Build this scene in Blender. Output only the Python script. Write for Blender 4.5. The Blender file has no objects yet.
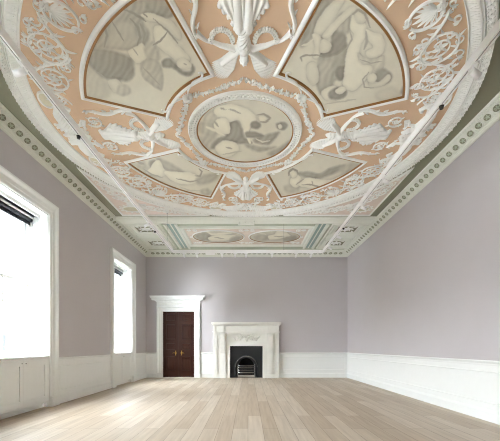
import bpy, math, random
import numpy as np
PI = math.pi
S = bpy.context.scene
COL = S.collection
random.seed(7)

# ------------------------------------------------------------------ camera, sky, exposure
cam_d = bpy.data.cameras.new('camera')
cam_d.sensor_width = 36.0
cam_d.lens = 326.0 / 500.0 * 36.0
cam_d.shift_x = 0.004
cam_d.shift_y = 0.253
cam_d.clip_start = 0.05
cam = bpy.data.objects.new('camera', cam_d)
COL.objects.link(cam)
cam.location = (0, 0, 1.05)
cam.rotation_euler = (PI / 2, 0, 0)
S.camera = cam

SKY = 1.5
w = bpy.data.worlds.new('overcast_sky')
S.world = w
w.use_nodes = True
wn = w.node_tree.nodes
wn['Background'].inputs[0].default_value = (0.90, 0.95, 1.0, 1)
wn['Background'].inputs[1].default_value = SKY

sun_d = bpy.data.lights.new('fill_sun', 'SUN')
sun_d.energy = 86.0
sun_d.angle = math.radians(125)
sun_d.color = (0.88, 0.95, 1.0)
sun = bpy.data.objects.new('fill_sun', sun_d); COL.objects.link(sun)
sun.rotation_euler = (0, -math.radians(63), math.radians(2))   # low, very wide sun lamp added to brighten the room through the windows
S.view_settings.view_transform = 'Standard'
S.view_settings.look = 'None'
S.view_settings.gamma = 1
S.view_settings.exposure = 0.36
S.view_settings.use_curve_mapping = False
S.cycles.use_denoising = True
S.cycles.pixel_filter_type = 'BLACKMAN_HARRIS'
S.cycles.filter_width = 1.1
S.cycles.max_bounces = 14
S.cycles.diffuse_bounces = 10
S.cycles.glossy_bounces = 4
S.cycles.transparent_max_bounces = 12
S.cycles.sample_clamp_indirect = 20

# room, metres; camera stands at x=0 y=0
XL, XR, YN, YB = -3.51, 3.42, -1.10, 11.20
ZC = 4.35            # ceiling plane
ZK = 4.145            # underside of the cornice on the wall
CX, CY = -0.045, 5.05
DADO = 0.86
WINY = (1.0, 5.08, 9.17)
WHALF, WZ0, WZ1, WDEP = 0.655, 0.90, 3.38, 0.36

for wy in WINY:      # window openings guide the sky light into the room
    ld = bpy.data.lights.new('window_daylight', 'AREA')
    ld.shape = 'RECTANGLE'; ld.size = 2 * WHALF; ld.size_y = WZ1 - WZ0
    ld.cycles.is_portal = True
    lo = bpy.data.objects.new('window_daylight', ld); COL.objects.link(lo)
    lo.location = (XL - WDEP - 0.05, wy, (WZ0 + WZ1) / 2)
    lo.rotation_euler = (PI / 2, 0, -PI / 2)

# ------------------------------------------------------------------ materials
def lin(c):
    c = c.lstrip('#')
    v = [int(c[i:i + 2], 16) / 255 for i in (0, 2, 4)]
    return tuple((x / 12.92 if x <= 0.04045 else ((x + 0.055) / 1.055) ** 2.4) for x in v) + (1,)

def mat(name, col, rough=0.6, metal=0.0, noise=0.03, nscale=8.0, bump=0.0, bscale=40.0, spec=0.5):
    m = bpy.data.materials.new(name); m.use_nodes = True
    nt = m.node_tree; N = nt.nodes; L = nt.links
    b = N['Principled BSDF']
    b.inputs['Roughness'].default_value = rough
    b.inputs['Metallic'].default_value = metal
    b.inputs['Specular IOR Level'].default_value = spec
    tc = N.new('ShaderNodeTexCoord')
    nz = N.new('ShaderNodeTexNoise'); nz.inputs['Scale'].default_value = nscale; nz.inputs['Detail'].default_value = 4
    L.new(tc.outputs['Object'], nz.inputs['Vector'])
    mx = N.new('ShaderNodeMix'); mx.data_type = 'RGBA'
    c = lin(col)
    mx.inputs[6].default_value = tuple(max(0, x * (1 - noise * 2)) for x in c[:3]) + (1,)
    mx.inputs[7].default_value = tuple(min(1, x * (1 + noise * 2)) for x in c[:3]) + (1,)
    L.new(nz.outputs['Fac'], mx.inputs[0])
    L.new(mx.outputs[2], b.inputs['Base Color'])
    if bump:
        n2 = N.new('ShaderNodeTexNoise'); n2.inputs['Scale'].default_value = bscale; n2.inputs['Detail'].default_value = 3
        L.new(tc.outputs['Object'], n2.inputs['Vector'])
        bp = N.new('ShaderNodeBump'); bp.inputs['Strength'].default_value = bump; bp.inputs['Distance'].default_value = 0.01
        L.new(n2.outputs['Fac'], bp.inputs['Height']); L.new(bp.outputs['Normal'], b.inputs['Normal'])
    return m

M = {}
M['wall'] = mat('mauve_wall_paint', '#c8c3c6', 0.8, noise=0.015, nscale=1.5)
M['white'] = mat('white_joinery_paint', '#f1f3f2', 0.45, noise=0.01)
M['plaster'] = mat('white_plaster', '#eff0ec', 0.75, noise=0.02, bump=0.25, bscale=60)
M['cornice'] = mat('cornice_plaster', '#e6e8df', 0.75, noise=0.02)
M['peach'] = mat('peach_ground_paint', '#d4b698', 0.85, noise=0.03, nscale=2.0)
M['blush'] = mat('blush_ground_paint', '#e3d6cc', 0.85, noise=0.03, nscale=3.0)
M['cream'] = mat('cream_ground_paint', '#dccfc2', 0.85, noise=0.02, nscale=2.0)
M['sage'] = mat('sage_green_paint', '#8f907c', 0.85, noise=0.02, nscale=2.0)
M['pale_sage'] = mat('pale_sage_paint', '#b7bfab', 0.85, noise=0.02, nscale=2.0)
M['duck'] = mat('duck_egg_paint', '#a3b8b1', 0.85, noise=0.02)
M['gilt'] = mat('gilding', '#976a35', 0.45, metal=0.35, noise=0.06, nscale=30)
M['cameo'] = mat('cameo_ground_paint', '#d5d0ba', 0.85, noise=0.02)
M['mahogany'] = mat('mahogany', '#341709', 0.5, noise=0.22, nscale=6, spec=0.2)
M['brass'] = mat('brass', '#d8b060', 0.25, metal=1.0)
M['marble'] = mat('white_marble', '#f0efea', 0.35, noise=0.02, nscale=5)
M['iron'] = mat('cast_iron', '#26282a', 0.45, metal=0.3, bump=0.1)
M['soot'] = mat('sooty_brick', '#161514', 0.9, bump=0.4, bscale=20)
M['steel'] = mat('polished_steel', '#b8b8b8', 0.25, metal=1.0)
M['blind'] = mat('charcoal_blind_fabric', '#22242c', 0.7)
M['track'] = mat('white_powder_coat', '#fafafa', 0.4, noise=0.005)
M['black'] = mat('black_plastic', '#151515', 0.4)
M['cable'] = mat('steel_cable', '#8a8a88', 0.4, metal=0.6)
M['stone'] = mat('pale_portland_stone', '#ebe8e4', 0.85, noise=0.05, nscale=2)
M['outglass'] = mat('dim_window_glass', '#c2c8ce', 0.2)

def glass_mat():
    m = bpy.data.materials.new('window_glass'); m.use_nodes = True
    nt = m.node_tree; N = nt.nodes; L = nt.links
    N.remove(N['Principled BSDF'])
    t = N.new('ShaderNodeBsdfTransparent'); g = N.new('ShaderNodeBsdfGlossy'); g.inputs['Roughness'].default_value = 0.02
    mx = N.new('ShaderNodeMixShader')
    mx.inputs[0].default_value = 0.04
    L.new(t.outputs[0], mx.inputs[1]); L.new(g.outputs[0], mx.inputs[2])
    L.new(mx.outputs[0], N['Material Output'].inputs[0])
    return m
M['glass'] = glass_mat()

def floor_mat():
    m = bpy.data.materials.new('pale_oak_boards'); m.use_nodes = True
    nt = m.node_tree; N = nt.nodes; L = nt.links
    b = N['Principled BSDF']
    tc = N.new('ShaderNodeTexCoord')
    mp = N.new('ShaderNodeMapping'); mp.inputs['Rotation'].default_value = (0, 0, PI / 2)
    L.new(tc.outputs['Object'], mp.inputs['Vector'])
    br = N.new('ShaderNodeTexBrick')
    br.offset = 0.37; br.offset_frequency = 2
    br.inputs['Scale'].default_value = 1.0
    br.inputs['Mortar Size'].default_value = 0.0022
    br.inputs['Mortar Smooth'].default_value = 0.2
    br.inputs['Brick Width'].default_value = 2.1
    br.inputs['Row Height'].default_value = 0.19
    br.inputs['Color1'].default_value = lin('#d2c5b4')
    br.inputs['Color2'].default_value = lin('#bcaa94')
    br.inputs['Mortar'].default_value = lin('#7d6a55')
    L.new(mp.outputs[0], br.inputs['Vector'])
    mp2 = N.new('ShaderNodeMapping'); mp2.inputs['Scale'].default_value = (22, 1.2, 1)
    L.new(tc.outputs['Object'], mp2.inputs['Vector'])
    nz = N.new('ShaderNodeTexNoise'); nz.inputs['Scale'].default_value = 1.0; nz.inputs['Detail'].default_value = 6
    L.new(mp2.outputs[0], nz.inputs['Vector'])
    rp = N.new('ShaderNodeValToRGB')
    rp.color_ramp.elements[0].position = 0.3; rp.color_ramp.elements[0].color = (0.80, 0.78, 0.76, 1)
    rp.color_ramp.elements[1].position = 0.7; rp.color_ramp.elements[1].color = (1, 1, 1, 1)
    L.new(nz.outputs['Fac'], rp.inputs[0])
    mx = N.new('ShaderNodeMix'); mx.data_type = 'RGBA'; mx.blend_type = 'MULTIPLY'; mx.inputs[0].default_value = 1
    L.new(br.outputs['Color'], mx.inputs[6]); L.new(rp.outputs[0], mx.inputs[7])
    L.new(mx.outputs[2], b.inputs['Base Color'])
    b.inputs['Roughness'].default_value = 0.50
    b.inputs['Specular IOR Level'].default_value = 0.55
    bp = N.new('ShaderNodeBump'); bp.inputs['Strength'].default_value = 0.25; bp.inputs['Distance'].default_value = 0.004
    bp.invert = True
    L.new(br.outputs['Fac'], bp.inputs['Height']); L.new(bp.outputs[0], b.inputs['Normal'])
    return m
M['floor'] = floor_mat()

def wood_grain(m):
    nt = m.node_tree; N = nt.nodes; L = nt.links
    for n in N:
        if n.type == 'TEX_NOISE':
            mp = N.new('ShaderNodeMapping'); mp.inputs['Scale'].default_value = (6, 6, 0.6)
            L.new(n.inputs['Vector'].links[0].from_socket, mp.inputs['Vector'])
            L.new(mp.outputs[0], n.inputs['Vector'])
wood_grain(M['mahogany'])

def canvas_mat():
    m = bpy.data.materials.new('grisaille_paint'); m.use_nodes = True
    nt = m.node_tree; N = nt.nodes; L = nt.links
    b = N['Principled BSDF']; b.inputs['Roughness'].default_value = 0.7
    a = N.new('ShaderNodeVertexColor'); a.layer_name = 'pigment'
    L.new(a.outputs['Color'], b.inputs['Base Color'])
    return m
M['canvas'] = canvas_mat()

# ------------------------------------------------------------------ mesh helpers
class MB:
    def __init__(s): s.v = []; s.f = []
    def add(s, vs, fs):
        o = len(s.v); s.v += [tuple(map(float, v)) for v in vs]; s.f += [tuple(i + o for i in f) for f in fs]; return s
    def box(s, x0, x1, y0, y1, z0, z1):
        return s.add([(x0, y0, z0), (x1, y0, z0), (x1, y1, z0), (x0, y1, z0), (x0, y0, z1), (x1, y0, z1), (x1, y1, z1), (x0, y1, z1)],
                     [(0, 3, 2, 1), (4, 5, 6, 7), (0, 1, 5, 4), (1, 2, 6, 5), (2, 3, 7, 6), (3, 0, 4, 7)])
    def loft(s, rings, closed_ring=True, closed_path=False, caps=False):
        n = len(rings[0]); o = len(s.v)
        for r in rings: s.v += [tuple(map(float, p)) for p in r]
        m = len(rings)
        for i in range(m if closed_path else m - 1):
            a = o + i * n; b = o + ((i + 1) % m) * n
            for j in range(n if closed_ring else n - 1):
                k = (j + 1) % n
                s.f.append((a + j, a + k, b + k, b + j))
        if caps:
            s.f.append(tuple(o + j for j in range(n))[::-1]); s.f.append(tuple(o + (m - 1) * n + j for j in range(n)))
        return s
    def frame(s, pts, prof):
        """mitred moulding round a closed counter-clockwise outline; prof = [(outward, drop)] hanging under z=0"""
        P = np.array(pts, float); n = len(P); rings = []
        for i in range(n):
            a, b, c = P[i - 1], P[i], P[(i + 1) % n]
            d1 = (b - a) / (np.linalg.norm(b - a) + 1e-9); d2 = (c - b) / (np.linalg.norm(c - b) + 1e-9)
            n1 = np.array([d1[1], -d1[0]]); n2 = np.array([d2[1], -d2[0]])
            mm = n1 + n2; mm /= np.linalg.norm(mm) + 1e-9
            k = 1 / max(0.35, float(mm @ n1))
            rings.append([(b[0] + mm[0] * o * k, b[1] + mm[1] * o * k, -dz) for o, dz in prof])
        return s.loft(rings, closed_ring=False, closed_path=True)
    def cyl(s, p0, p1, r0, r1=None, n=12, caps=True):
        r1 = r0 if r1 is None else r1
        p0 = np.array(p0, float); p1 = np.array(p1, float); d = p1 - p0; d /= np.linalg.norm(d)
        a = np.array([0, 0, 1.0]) if abs(d[2]) < 0.9 else np.array([1.0, 0, 0])
        u = np.cross(d, a); u /= np.linalg.norm(u); v = np.cross(d, u)
        R = [[tuple(p + r * (u * math.cos(2 * PI * i / n) + v * math.sin(2 * PI * i / n))) for i in range(n)] for p, r in ((p0, r0), (p1, r1))]
        return s.loft(R, caps=caps)
    def tube3(s, pts, r, n=8):
        pts = [np.array(p, float) for p in pts]; rings = []
        for i, p in enumerate(pts):
            d = pts[min(i + 1, len(pts) - 1)] - pts[max(i - 1, 0)]; d /= np.linalg.norm(d) + 1e-9
            a = np.array([0, 0, 1.0]) if abs(d[2]) < 0.9 else np.array([1.0, 0, 0])
            u = np.cross(d, a); u /= np.linalg.norm(u); v = np.cross(d, u)
            rr = r[i] if isinstance(r, (list, tuple)) else r
            rings.append([tuple(p + rr * (u * math.cos(2 * PI * k / n) + v * math.sin(2 * PI * k / n))) for k in range(n)])
        return s.loft(rings, caps=True)
    # relief work hanging under z=0
    def vine(s, pts, rad, h=1.0, n=5):
        pts = [np.array(p[:2], float) for p in pts]; m = len(pts); rings = []
        for i, p in enumerate(pts):
            d = pts[min(i + 1, m - 1)] - pts[max(i - 1, 0)]; d /= np.linalg.norm(d) + 1e-9
            q = np.array([-d[1], d[0]])
            r = rad(i / (m - 1)) if callable(rad) else rad
            rings.append([(p[0] + q[0] * r * math.cos(PI * k / (n - 1)), p[1] + q[1] * r * math.cos(PI * k / (n - 1)),
                           0.002 - (h * r * 1.5) * math.sin(PI * k / (n - 1)) - 0.003 * (0 < k < n - 1)) for k in range(n)])
        return s.loft(rings, closed_ring=False)
    def leaf(s, x, y, a, L, W, h=0.02, bend=0.0):
        m = 6; ca, sa = math.cos(a), math.sin(a); rings = []
        for i in range(m + 1):
            t = i / m; wd = W * math.sin(PI * min(1, 0.08 + t * 0.92)) ** 0.7 * 0.5 * (1 - 0.25 * t)
            ax = t * L; ay = bend * L * t * t
            hh = h * (0.5 + 0.5 * math.sin(PI * t)) if t < 1 else h * .3
            row = []
            for sgn, z in ((1, 0.002), (0.55, -hh * 0.9), (0, -hh * 0.55), (-0.55, -hh * 0.9), (-1, 0.002)):
                lx, ly = ax, ay + sgn * wd
                row.append((x + ca * lx - sa * ly, y + sa * lx + ca * ly, z))
            rings.append(row)
        return s.loft(rings, closed_ring=False)
    def knob(s, x, y, r, h, n=10, ry=None):
        ry = ry or r; rings = []
        for i in range(5):
            a = PI / 2 * i / 4
            rings.append([(x + r * math.cos(a) * math.cos(2 * PI * k / n), y + ry * math.cos(a) * math.sin(2 * PI * k / n), 0.002 - h * math.sin(a)) for k in range(n)])
        return s.loft(rings)
    def flower(s, x, y, r, h=0.03, n=6, a0=0.0):
        for k in range(n):
            s.leaf(x, y, a0 + 2 * PI * k / n, r, r * 0.7, h)
        return s.knob(x, y, r * 0.28, h * 1.3, 8)
    def build(s, name, m, parent=None, smooth=False, loc=None, rz=0.0):
        me = bpy.data.meshes.new(name); me.from_pydata(s.v, [], s.f); me.update()
        me.materials.append(m)
        if smooth:
            me.polygons.foreach_set('use_smooth', [True] * len(me.polygons))
        o = bpy.data.objects.new(name, me); COL.objects.link(o)
        if parent: o.parent = parent
        if loc: o.location = loc
        if rz: o.rotation_euler = (0, 0, rz)
        return o

def tag(o, label=None, cat=None, group=None, kind=None):
    if label: o['label'] = label
    if cat: o['category'] = cat
    if group: o['group'] = group
    if kind: o['kind'] = kind
    return o
def struct(o): o['kind'] = 'structure'; return o
def empty(name, loc, rz=0.0):
    o = bpy.data.objects.new(name, None); COL.objects.link(o); o.empty_display_size = 0.1
    o.location = loc; o.rotation_euler = (0, 0, rz); return o
def copy_tree(o, parent=None):
    c = o.copy(); COL.objects.link(c)
    if parent: c.parent = parent
    for ch in list(o.children): copy_tree(ch, c)
    return c

def bevel(o, wd=0.004, seg=2):
    b = o.modifiers.new('bevel', 'BEVEL'); b.width = wd; b.segments = seg; b.limit_method = 'ANGLE'
    return o

# ------------------------------------------------------------------ the shell
mb = MB(); mb.box(XL - 0.5, XR + 0.2, YN - 0.2, YB + 0.5, -0.1, 0.0); struct(mb.build('floor', M['floor']))
mb = MB(); mb.box(XL - 0.4, XR + 0.2, YN - 0.2, YB + 0.2, ZC, ZC + 0.15); struct(mb.build('ceiling', M['sage']))

def holed(axis, a0, a1, c0, c1, z0, z1, holes):
    """wall slab; axis 'x' = slab normal along x (a0..a1 thickness), c along y. holes (c0,c1,z0,z1)"""
    mb = MB()
    cs = sorted({c0, c1, *[h[0] for h in holes], *[h[1] for h in holes]})
    zs = sorted({z0, z1, *[h[2] for h in holes], *[h[3] for h in holes]})
    for i in range(len(cs) - 1):
        for j in range(len(zs) - 1):
            cm, zm = (cs[i] + cs[i + 1]) / 2, (zs[j] + zs[j + 1]) / 2
            if any(h[0] < cm < h[1] and h[2] < zm < h[3] for h in holes): continue
            if axis == 'x': mb.box(a0, a1, cs[i], cs[i + 1], zs[j], zs[j + 1])
            else: mb.box(cs[i], cs[i + 1], a0, a1, zs[j], zs[j + 1])
    return mb
holes = [(wy - WHALF, wy + WHALF, 0.0, WZ1) for wy in WINY]
struct(holed('x', XL - WDEP, XL, YN - 0.2, YB + 0.2, 0, ZC, holes).build('wall_left', M['wall']))
struct(MB().box(XR, XR + 0.2, YN - 0.2, YB + 0.2, 0, ZC).build('wall_right', M['wall']))
SB = YB / 326.0
bx = lambda p, y=YB: (p - 248) * y / 326.0
bz = lambda p, y=YB: 1.05 + (347 - p) * y / 326.0
DX0, DX1, DZ1 = bx(162.3), bx(194.8), bz(311)
FX0, FX1, FZ1 = bx(230), bx(262.6), 1.04
struct(holed('y', YB, YB + 0.2, XL, XR, 0, ZC, [(DX0, DX1, 0, DZ1), (FX0, FX1, 0, FZ1)]).build('wall_back', M['wall']))
struct(MB().box(XL, XR, YN - 0.2, YN, 0, ZC).build('wall_near', M['wall']))

# extruded profile along a wall: prof = [(proud, z)] ; run = (x0,y0)->(x1,y1), normal pointing into the room
def run(mb, p0, p1, nrm, prof, m0=0.0, m1=0.0):
    p0 = np.array(p0, float); p1 = np.array(p1, float); d = (p1 - p0) / np.linalg.norm(p1 - p0); nrm = np.array(nrm, float)
    ra = [(*(p0 + nrm * o + d * o * m0), z) for o, z in prof]
    rb = [(*(p1 + nrm * o - d * o * m1), z) for o, z in prof]
    mb.loft([ra, rb], closed_ring=True, caps=True)

# wainscot: lining + panel mouldings + dado rail ; baseboard separate
RAIL = [(0, DADO - 0.075), (0.014, DADO - 0.075), (0.018, DADO - 0.06), (0.018, DADO - 0.045), (0.034, DADO - 0.03), (0.042, DADO - 0.02), (0.042, DADO - 0.005), (0.036, DADO), (0, DADO)]
BASE = [(0, 0), (0.032, 0), (0.032, 0.125), (0.026, 0.14), (0.02, 0.15), (0.014, 0.165), (0, 0.165)]
def wainscot(mb, p0, p1, nrm, panels=1, m=(0, 0)):
    run(mb, p0, p1, nrm, [(0, 0), (0.01, 0), (0.01, DADO - 0.03), (0, DADO - 0.03)], *m)
    run(mb, p0, p1, nrm, RAIL, *m)
    p0 = np.array(p0, float); p1 = np.array(p1, float); nrm = np.array(nrm, float)
    Ln = np.linalg.norm(p1 - p0); d = (p1 - p0) / Ln
    wd = Ln / panels
    for k in range(panels):
        a, b = k * wd + 0.10, (k + 1) * wd - 0.10
        if b - a < 0.1: continue
        z0, z1 = 0.25, DADO - 0.15
        # raised rectangular moulding
        prof = [(0, 0.010), (0.004, 0.015), (0.012, 0.017), (0.020, 0.013), (0.024, 0.010)]
        rings = []
        for (sa, sz) in ((0, 0), (1, 0), (1, 1), (0, 1)):
            row = []
            for o, pr in prof:
                s_ = a + o if sa == 0 else b - o
                z_ = z0 + o if sz == 0 else z1 - o
                q = p0 + d * s_ + nrm * pr
                row.append((q[0], q[1], z_))
            rings.append(row)
        mb.loft(rings, closed_ring=False, closed_path=True)

AW = 0.21   # window casing width
mb = MB(); bb = MB()
segs = []
edges = [YN] + [e for wy in WINY for e in (wy - WHALF - AW, wy + WHALF + AW)] + [YB]
for i in range(0, len(edges), 2):
    a, b = edges[i], edges[i + 1]
    if b - a > 0.05:
        wainscot(mb, (XL, a), (XL, b), (1, 0)); run(bb, (XL, a), (XL, b), (1, 0), BASE)
struct(mb.build('trim_1', M['white'])); struct(bb.build('baseboard_left', M['white']))
mb = MB(); bb = MB()
wainscot(mb, (XR, YN), (XR, YB), (-1, 0), 1); run(bb, (XR, YN), (XR, YB), (-1, 0), BASE)
struct(mb.build('trim_2', M['white'])); struct(bb.build('baseboard_right', M['white']))
mb = MB(); bb = MB()
for a, b in ((XL, bx(156.8)), (bx(200.6), bx(213.6)), (bx(279.4), XR)):
    wainscot(mb, (a, YB), (b, YB), (0, -1)); run(bb, (a, YB), (b, YB), (0, -1), BASE)
struct(mb.build('trim_3', M['white'])); struct(bb.build('baseboard_back', M['white']))
mb = MB(); wainscot(mb, (XL, YN), (XR, YN), (0, 1), 3); struct(mb.build('trim_4', M['white']))
bb = MB(); run(bb, (XL, YN), (XR, YN), (0, 1), BASE); struct(bb.build('baseboard_near', M['white']))

# ------------------------------------------------------------------ cornice
K = ZK
CORN = [(0, K), (0.016, K), (0.016, K + 0.012), (0.028, K + 0.024), (0.032, K + 0.042), (0.046, K + 0.050), (0.048, K + 0.066),
        (0.130, K + 0.140), (0.130, K + 0.134), (0.142, K + 0.136), (0.146, K + 0.156), (0.156, K + 0.166), (0.164, K + 0.188), (0.172, K + 0.192), (0.170, ZC), (0, ZC)]
def cornice(name, p0, p1, nrm, cut=0.0):
    mb = MB(); run(mb, p0, p1, nrm, CORN, 1, 1)
    P0 = np.array(p0, float); P1 = np.array(p1, float); Nn = np.array(nrm, float)
    Ln = np.linalg.norm(P1 - P0); d = (P1 - P0) / Ln
    sp = 0.173; n = int((Ln - 0.2) / sp); st = (Ln - (n - 1) * sp) / 2
    g = MB(); rs = MB()
    def bx2(m_, s0, s1, o0, o1, z0, z1):
        c = [P0 + d * s + Nn * o for s, o in ((s0, o0), (s1, o0), (s1, o1), (s0, o1))]
        m_.add([(*q, z0) for q in c] + [(*q, z1) for q in c], [(0, 3, 2, 1), (4, 5, 6, 7), (0, 1, 5, 4), (1, 2, 6, 5), (2, 3, 7, 6), (3, 0, 4, 7)])
    SL = math.hypot(.082, .074); e2 = (.082 / SL, .074 / SL)     # the sloping cove
    def cp(s_, t, lift):       # point on the cove: s along the wall, t across the slope, lift off it
        o = .048 + t * e2[0] + lift * e2[1]; z = K + .066 + t * e2[1] - lift * e2[0]
        q = P0 + d * s_ + Nn * o; return (q[0], q[1], z)
    for k in range(n):
        s = st + k * sp; tc_ = SL / 2; N_ = 16
        E = lambda f, l: [cp(s + .066 * f * math.cos(2 * PI * i / N_), tc_ + .046 * f * math.sin(2 * PI * i / N_), l) for i in range(N_)]
        g.add(E(.98, .004), [tuple(range(N_))])
        mb.loft([E(.94, .0), E(.98, .014), E(1.06, .018), E(1.16, .012), E(1.2, 0)])
        rs.loft([E(.0, .018), E(.22, .016), E(.40, .004)])
        for i in range(5):
            an = i * 2 * PI / 5; ct = cp(s + .030 * math.cos(an), tc_ + .02 * math.sin(an), .012)
            rs.add([ct, cp(s + .05 * math.cos(an - .25), tc_ + .033 * math.sin(an - .25), .005), cp(s + .05 * math.cos(an + .25), tc_ + .033 * math.sin(an + .25), .005), cp(s, tc_, .008)], [(0, 1, 3), (0, 3, 2), (0, 2, 1)])
        if k < n - 1:
            s2_ = s + sp / 2
            rr = [[cp(s2_ - .012, t, 0), cp(s2_ - .008, t, .014), cp(s2_ + .008, t, .014), cp(s2_ + .012, t, 0)] for t in (0.006, SL - .006)]
            mb.loft(rr, closed_ring=False)
    # bead course
    nb = int(Ln / 0.05)
    for k in range(nb):
        s = 0.2 + k * 0.05
        if s > Ln - 0.2: break
        bx2(mb, s - 0.013, s + 0.013, 0.146, 0.162, K + 0.146, K + 0.178)
    o = struct(mb.build(name, M['cornice']))
    g.build('soffit_panel', M['sage'], o); rs.build('soffit_rosette', M['pale_sage'], o)
    return o
cornice('trim_5', (XL, YN), (XL, YB), (1, 0))
cornice('trim_6', (XR, YB), (XR, YN), (-1, 0))
cornice('trim_7', (XL, YB), (XR, YB), (0, -1))
cornice('trim_8', (XR, YN), (XL, YN), (0, 1))

# ------------------------------------------------------------------ windows with casing, shutters, blind, cupboards
def casing_prof():
    return [(0.0, 0.0), (0.0, 0.022), (0.012, 0.028), (0.06, 0.028), (0.068, 0.036), (0.13, 0.036), (0.142, 0.044), (0.165, 0.066), (0.178, 0.07), (0.20, 0.07), (0.21, 0.05), (0.21, 0.0)]
def window(idx, wy):
    root = struct(empty('window_%d' % idx, (XL, wy, 0)))
    # casing on the wall
    mb = MB(); prof = casing_prof(); H, Z = WHALF, WZ1
    rings = []
    for kind in ('b0', 't0', 't1', 'b1'):
        row = []
        for o, pr in prof:
            yy = -(H + o) if kind[1] == '0' else (H + o)
            zz = 0.0 if kind[0] == 'b' else Z + o
            row.append((pr, yy, zz))
        rings.append(row)
    mb.loft(rings, closed_ring=False)
    for sg in (-1, 1):
        y0, y1 = sorted((sg * H, sg * (H + AW)))
        mb.box(0.001, 0.075, y0 - 0.002, y1 + 0.004, 0.001, 0.17)
    mb.build('casing', M['white'], root)
    D = -WDEP
    # head lining + side shutter cases with panels
    hb = MB(); hb.box(D, 0.0, -H, H, Z - 0.02, Z)
    for xx in (D + 0.09, D + 0.20):
        hb.box(xx, xx + 0.03, -H, H, Z - 0.07, Z - 0.02)
    hb.box(D + 0.06, D + 0.12, -H, H, Z - 0.10, Z - 0.02)
    hb.build('head_lining', M['white'], root)
    for sg in (-1, 1):
        sb = MB()
        y0, y1 = sorted((sg * H, sg * (H - 0.025)))
        sb.box(D, 0.0, y0, y1, 0.87, Z - 0.02)
        for (xa, xb) in ((D + 0.065, D + 0.195), (D + 0.205, D + 0.335)):
            ya, yb = sorted((sg * (H - 0.025), sg * (H - 0.037)))
            # stiles and rails of each shutter leaf, leaving sunk panels
            sb.box(xa, xa + 0.028, ya, yb, 0.90, Z - 0.12); sb.box(xb - 0.028, xb, ya, yb, 0.90, Z - 0.12)
            for za, zb in ((0.90, 0.94), (1.30, 1.34), (1.62, 1.66), (1.82, 1.86), (2.62, 2.66), (2.82, 2.86), (2.98, 3.02), (3.16, Z - 0.12)):
                sb.box(xa + 0.028, xb - 0.028, ya, yb, za, zb)
        sb.build('shutter', M['white'], root)
    # sashes
    gx = D + 0.03
    fr = MB(); I = H - 0.025
    for sg in (-1, 1):
        y0, y1 = sorted((sg * I, sg * (I - 0.045))); fr.box(D - 0.03, D + 0.065, y0, y1, 0.9, Z - 0.02)
    fr.box(D - 0.03, D + 0.064, -I + .001, I - .001, 0.87, 0.93); fr.box(D - 0.03, D + 0.064, -I + .001, I - .001, Z - 0.08, Z - 0.021)
    fr.build('window_frame', M['white'], root)
    J = I - 0.045
    for nm, xo, z0, z1 in (('lower_sash', gx, 0.93, 2.19), ('upper_sash', gx - 0.04, 2.13, Z - 0.08)):
        sm = MB()
        for sg in (-1, 1):
            y0, y1 = sorted((sg * J, sg * (J - 0.05))); sm.box(xo - 0.018, xo + 0.018, y0, y1, z0, z1)
        sm.box(xo - 0.017, xo + 0.017, -J + .05, J - .05, z0, z0 + 0.06); sm.box(xo - 0.017, xo + 0.017, -J + .05, J - .05, z1 - 0.05, z1)
        sm.box(xo - 0.012, xo + 0.012, -0.011, 0.011, z0, z1)
        zm = (z0 + z1) / 2; sm.box(xo - 0.011, xo + 0.011, -J + .05, J - .05, zm - 0.011, zm + 0.011)
        so = sm.build(nm, M['white'], root)
        gp = MB(); gp.box(xo - 0.002, xo + 0.002, -J + 0.04, J - 0.04, z0 + 0.05, z1 - 0.04)
        gp.build('pane', M['glass'], so)
    # sill board
    sl = MB(); sl.box(D - 0.05, 0.02, -H + 0.002, H - 0.002, 0.86, 0.895); bevel(sl.build('window_sill', M['white'], root))
    # roller blind rolled up at the head
    bl = empty('roller_blind', (XL + D + 0.085, wy, Z - 0.125))
    tag(bl, ['dark roller blind rolled up in the window behind the camera', 'dark roller blind rolled up at the head of the nearer large window', 'dark roller blind rolled up at the head of the far window beside the corner'][idx - 1], 'blind', 'roller blinds in the windows')
    b1 = MB(); b1.cyl((0, -I + 0.02, 0), (0, I - 0.02, 0), 0.032, n=14); b1.build('roll', M['blind'], bl, True)
    b2 = MB(); b2.box(-0.02, -0.012, -I + 0.03, I - 0.03, -0.075, -0.0); b2.box(-0.024, -0.006, -I + 0.03, I - 0.03, -0.09, -0.07); b2.build('blind_fabric', M['blind'], bl)
    ch = MB(); ch.tube3([(0.035, I - 0.04, 0), (0.04, I - 0.04, -1.2), (0.035, I - 0.03, -2.25)], 0.0035, 6); ch.build('pull_cord', M['cable'], bl)
    # apron cupboard below
    cb = empty('window_cupboard', (XL, wy, 0))
    tag(cb, ['white two-door cupboard below the window behind the camera', 'white two-door cupboard under the nearer large window', 'narrow looking white two-door cupboard under the far window'][idx - 1], 'cupboard', 'cupboards under the windows')
    c = MB(); c.box(-0.34, -0.02, -H + 0.003, H - 0.003, 0.10, 0.858)
    for sg in (-1, 1):
        y0, y1 = sorted((sg * (H - 0.003), sg * (H - 0.045))); c.box(-0.02, 0.006, y0, y1, 0.0, 0.858)
    c.box(-0.02, 0.006, -H + 0.045, H - 0.045, 0.83, 0.858); c.box(-0.02, 0.006, -H + 0.045, H - 0.045, 0.09, 0.125)
    c.build('body', M['white'], cb)
    p = MB()
    p.box(-0.12, -0.09, -H + 0.04, H - 0.04, 0.0, 0.095)
    for k in range(3): p.box(-0.03, -0.012, -H + 0.045, H - 0.1, 0.015 + k * 0.025, 0.027 + k * 0.025)
    p.build('plinth_grille', M['white'], cb)
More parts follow.
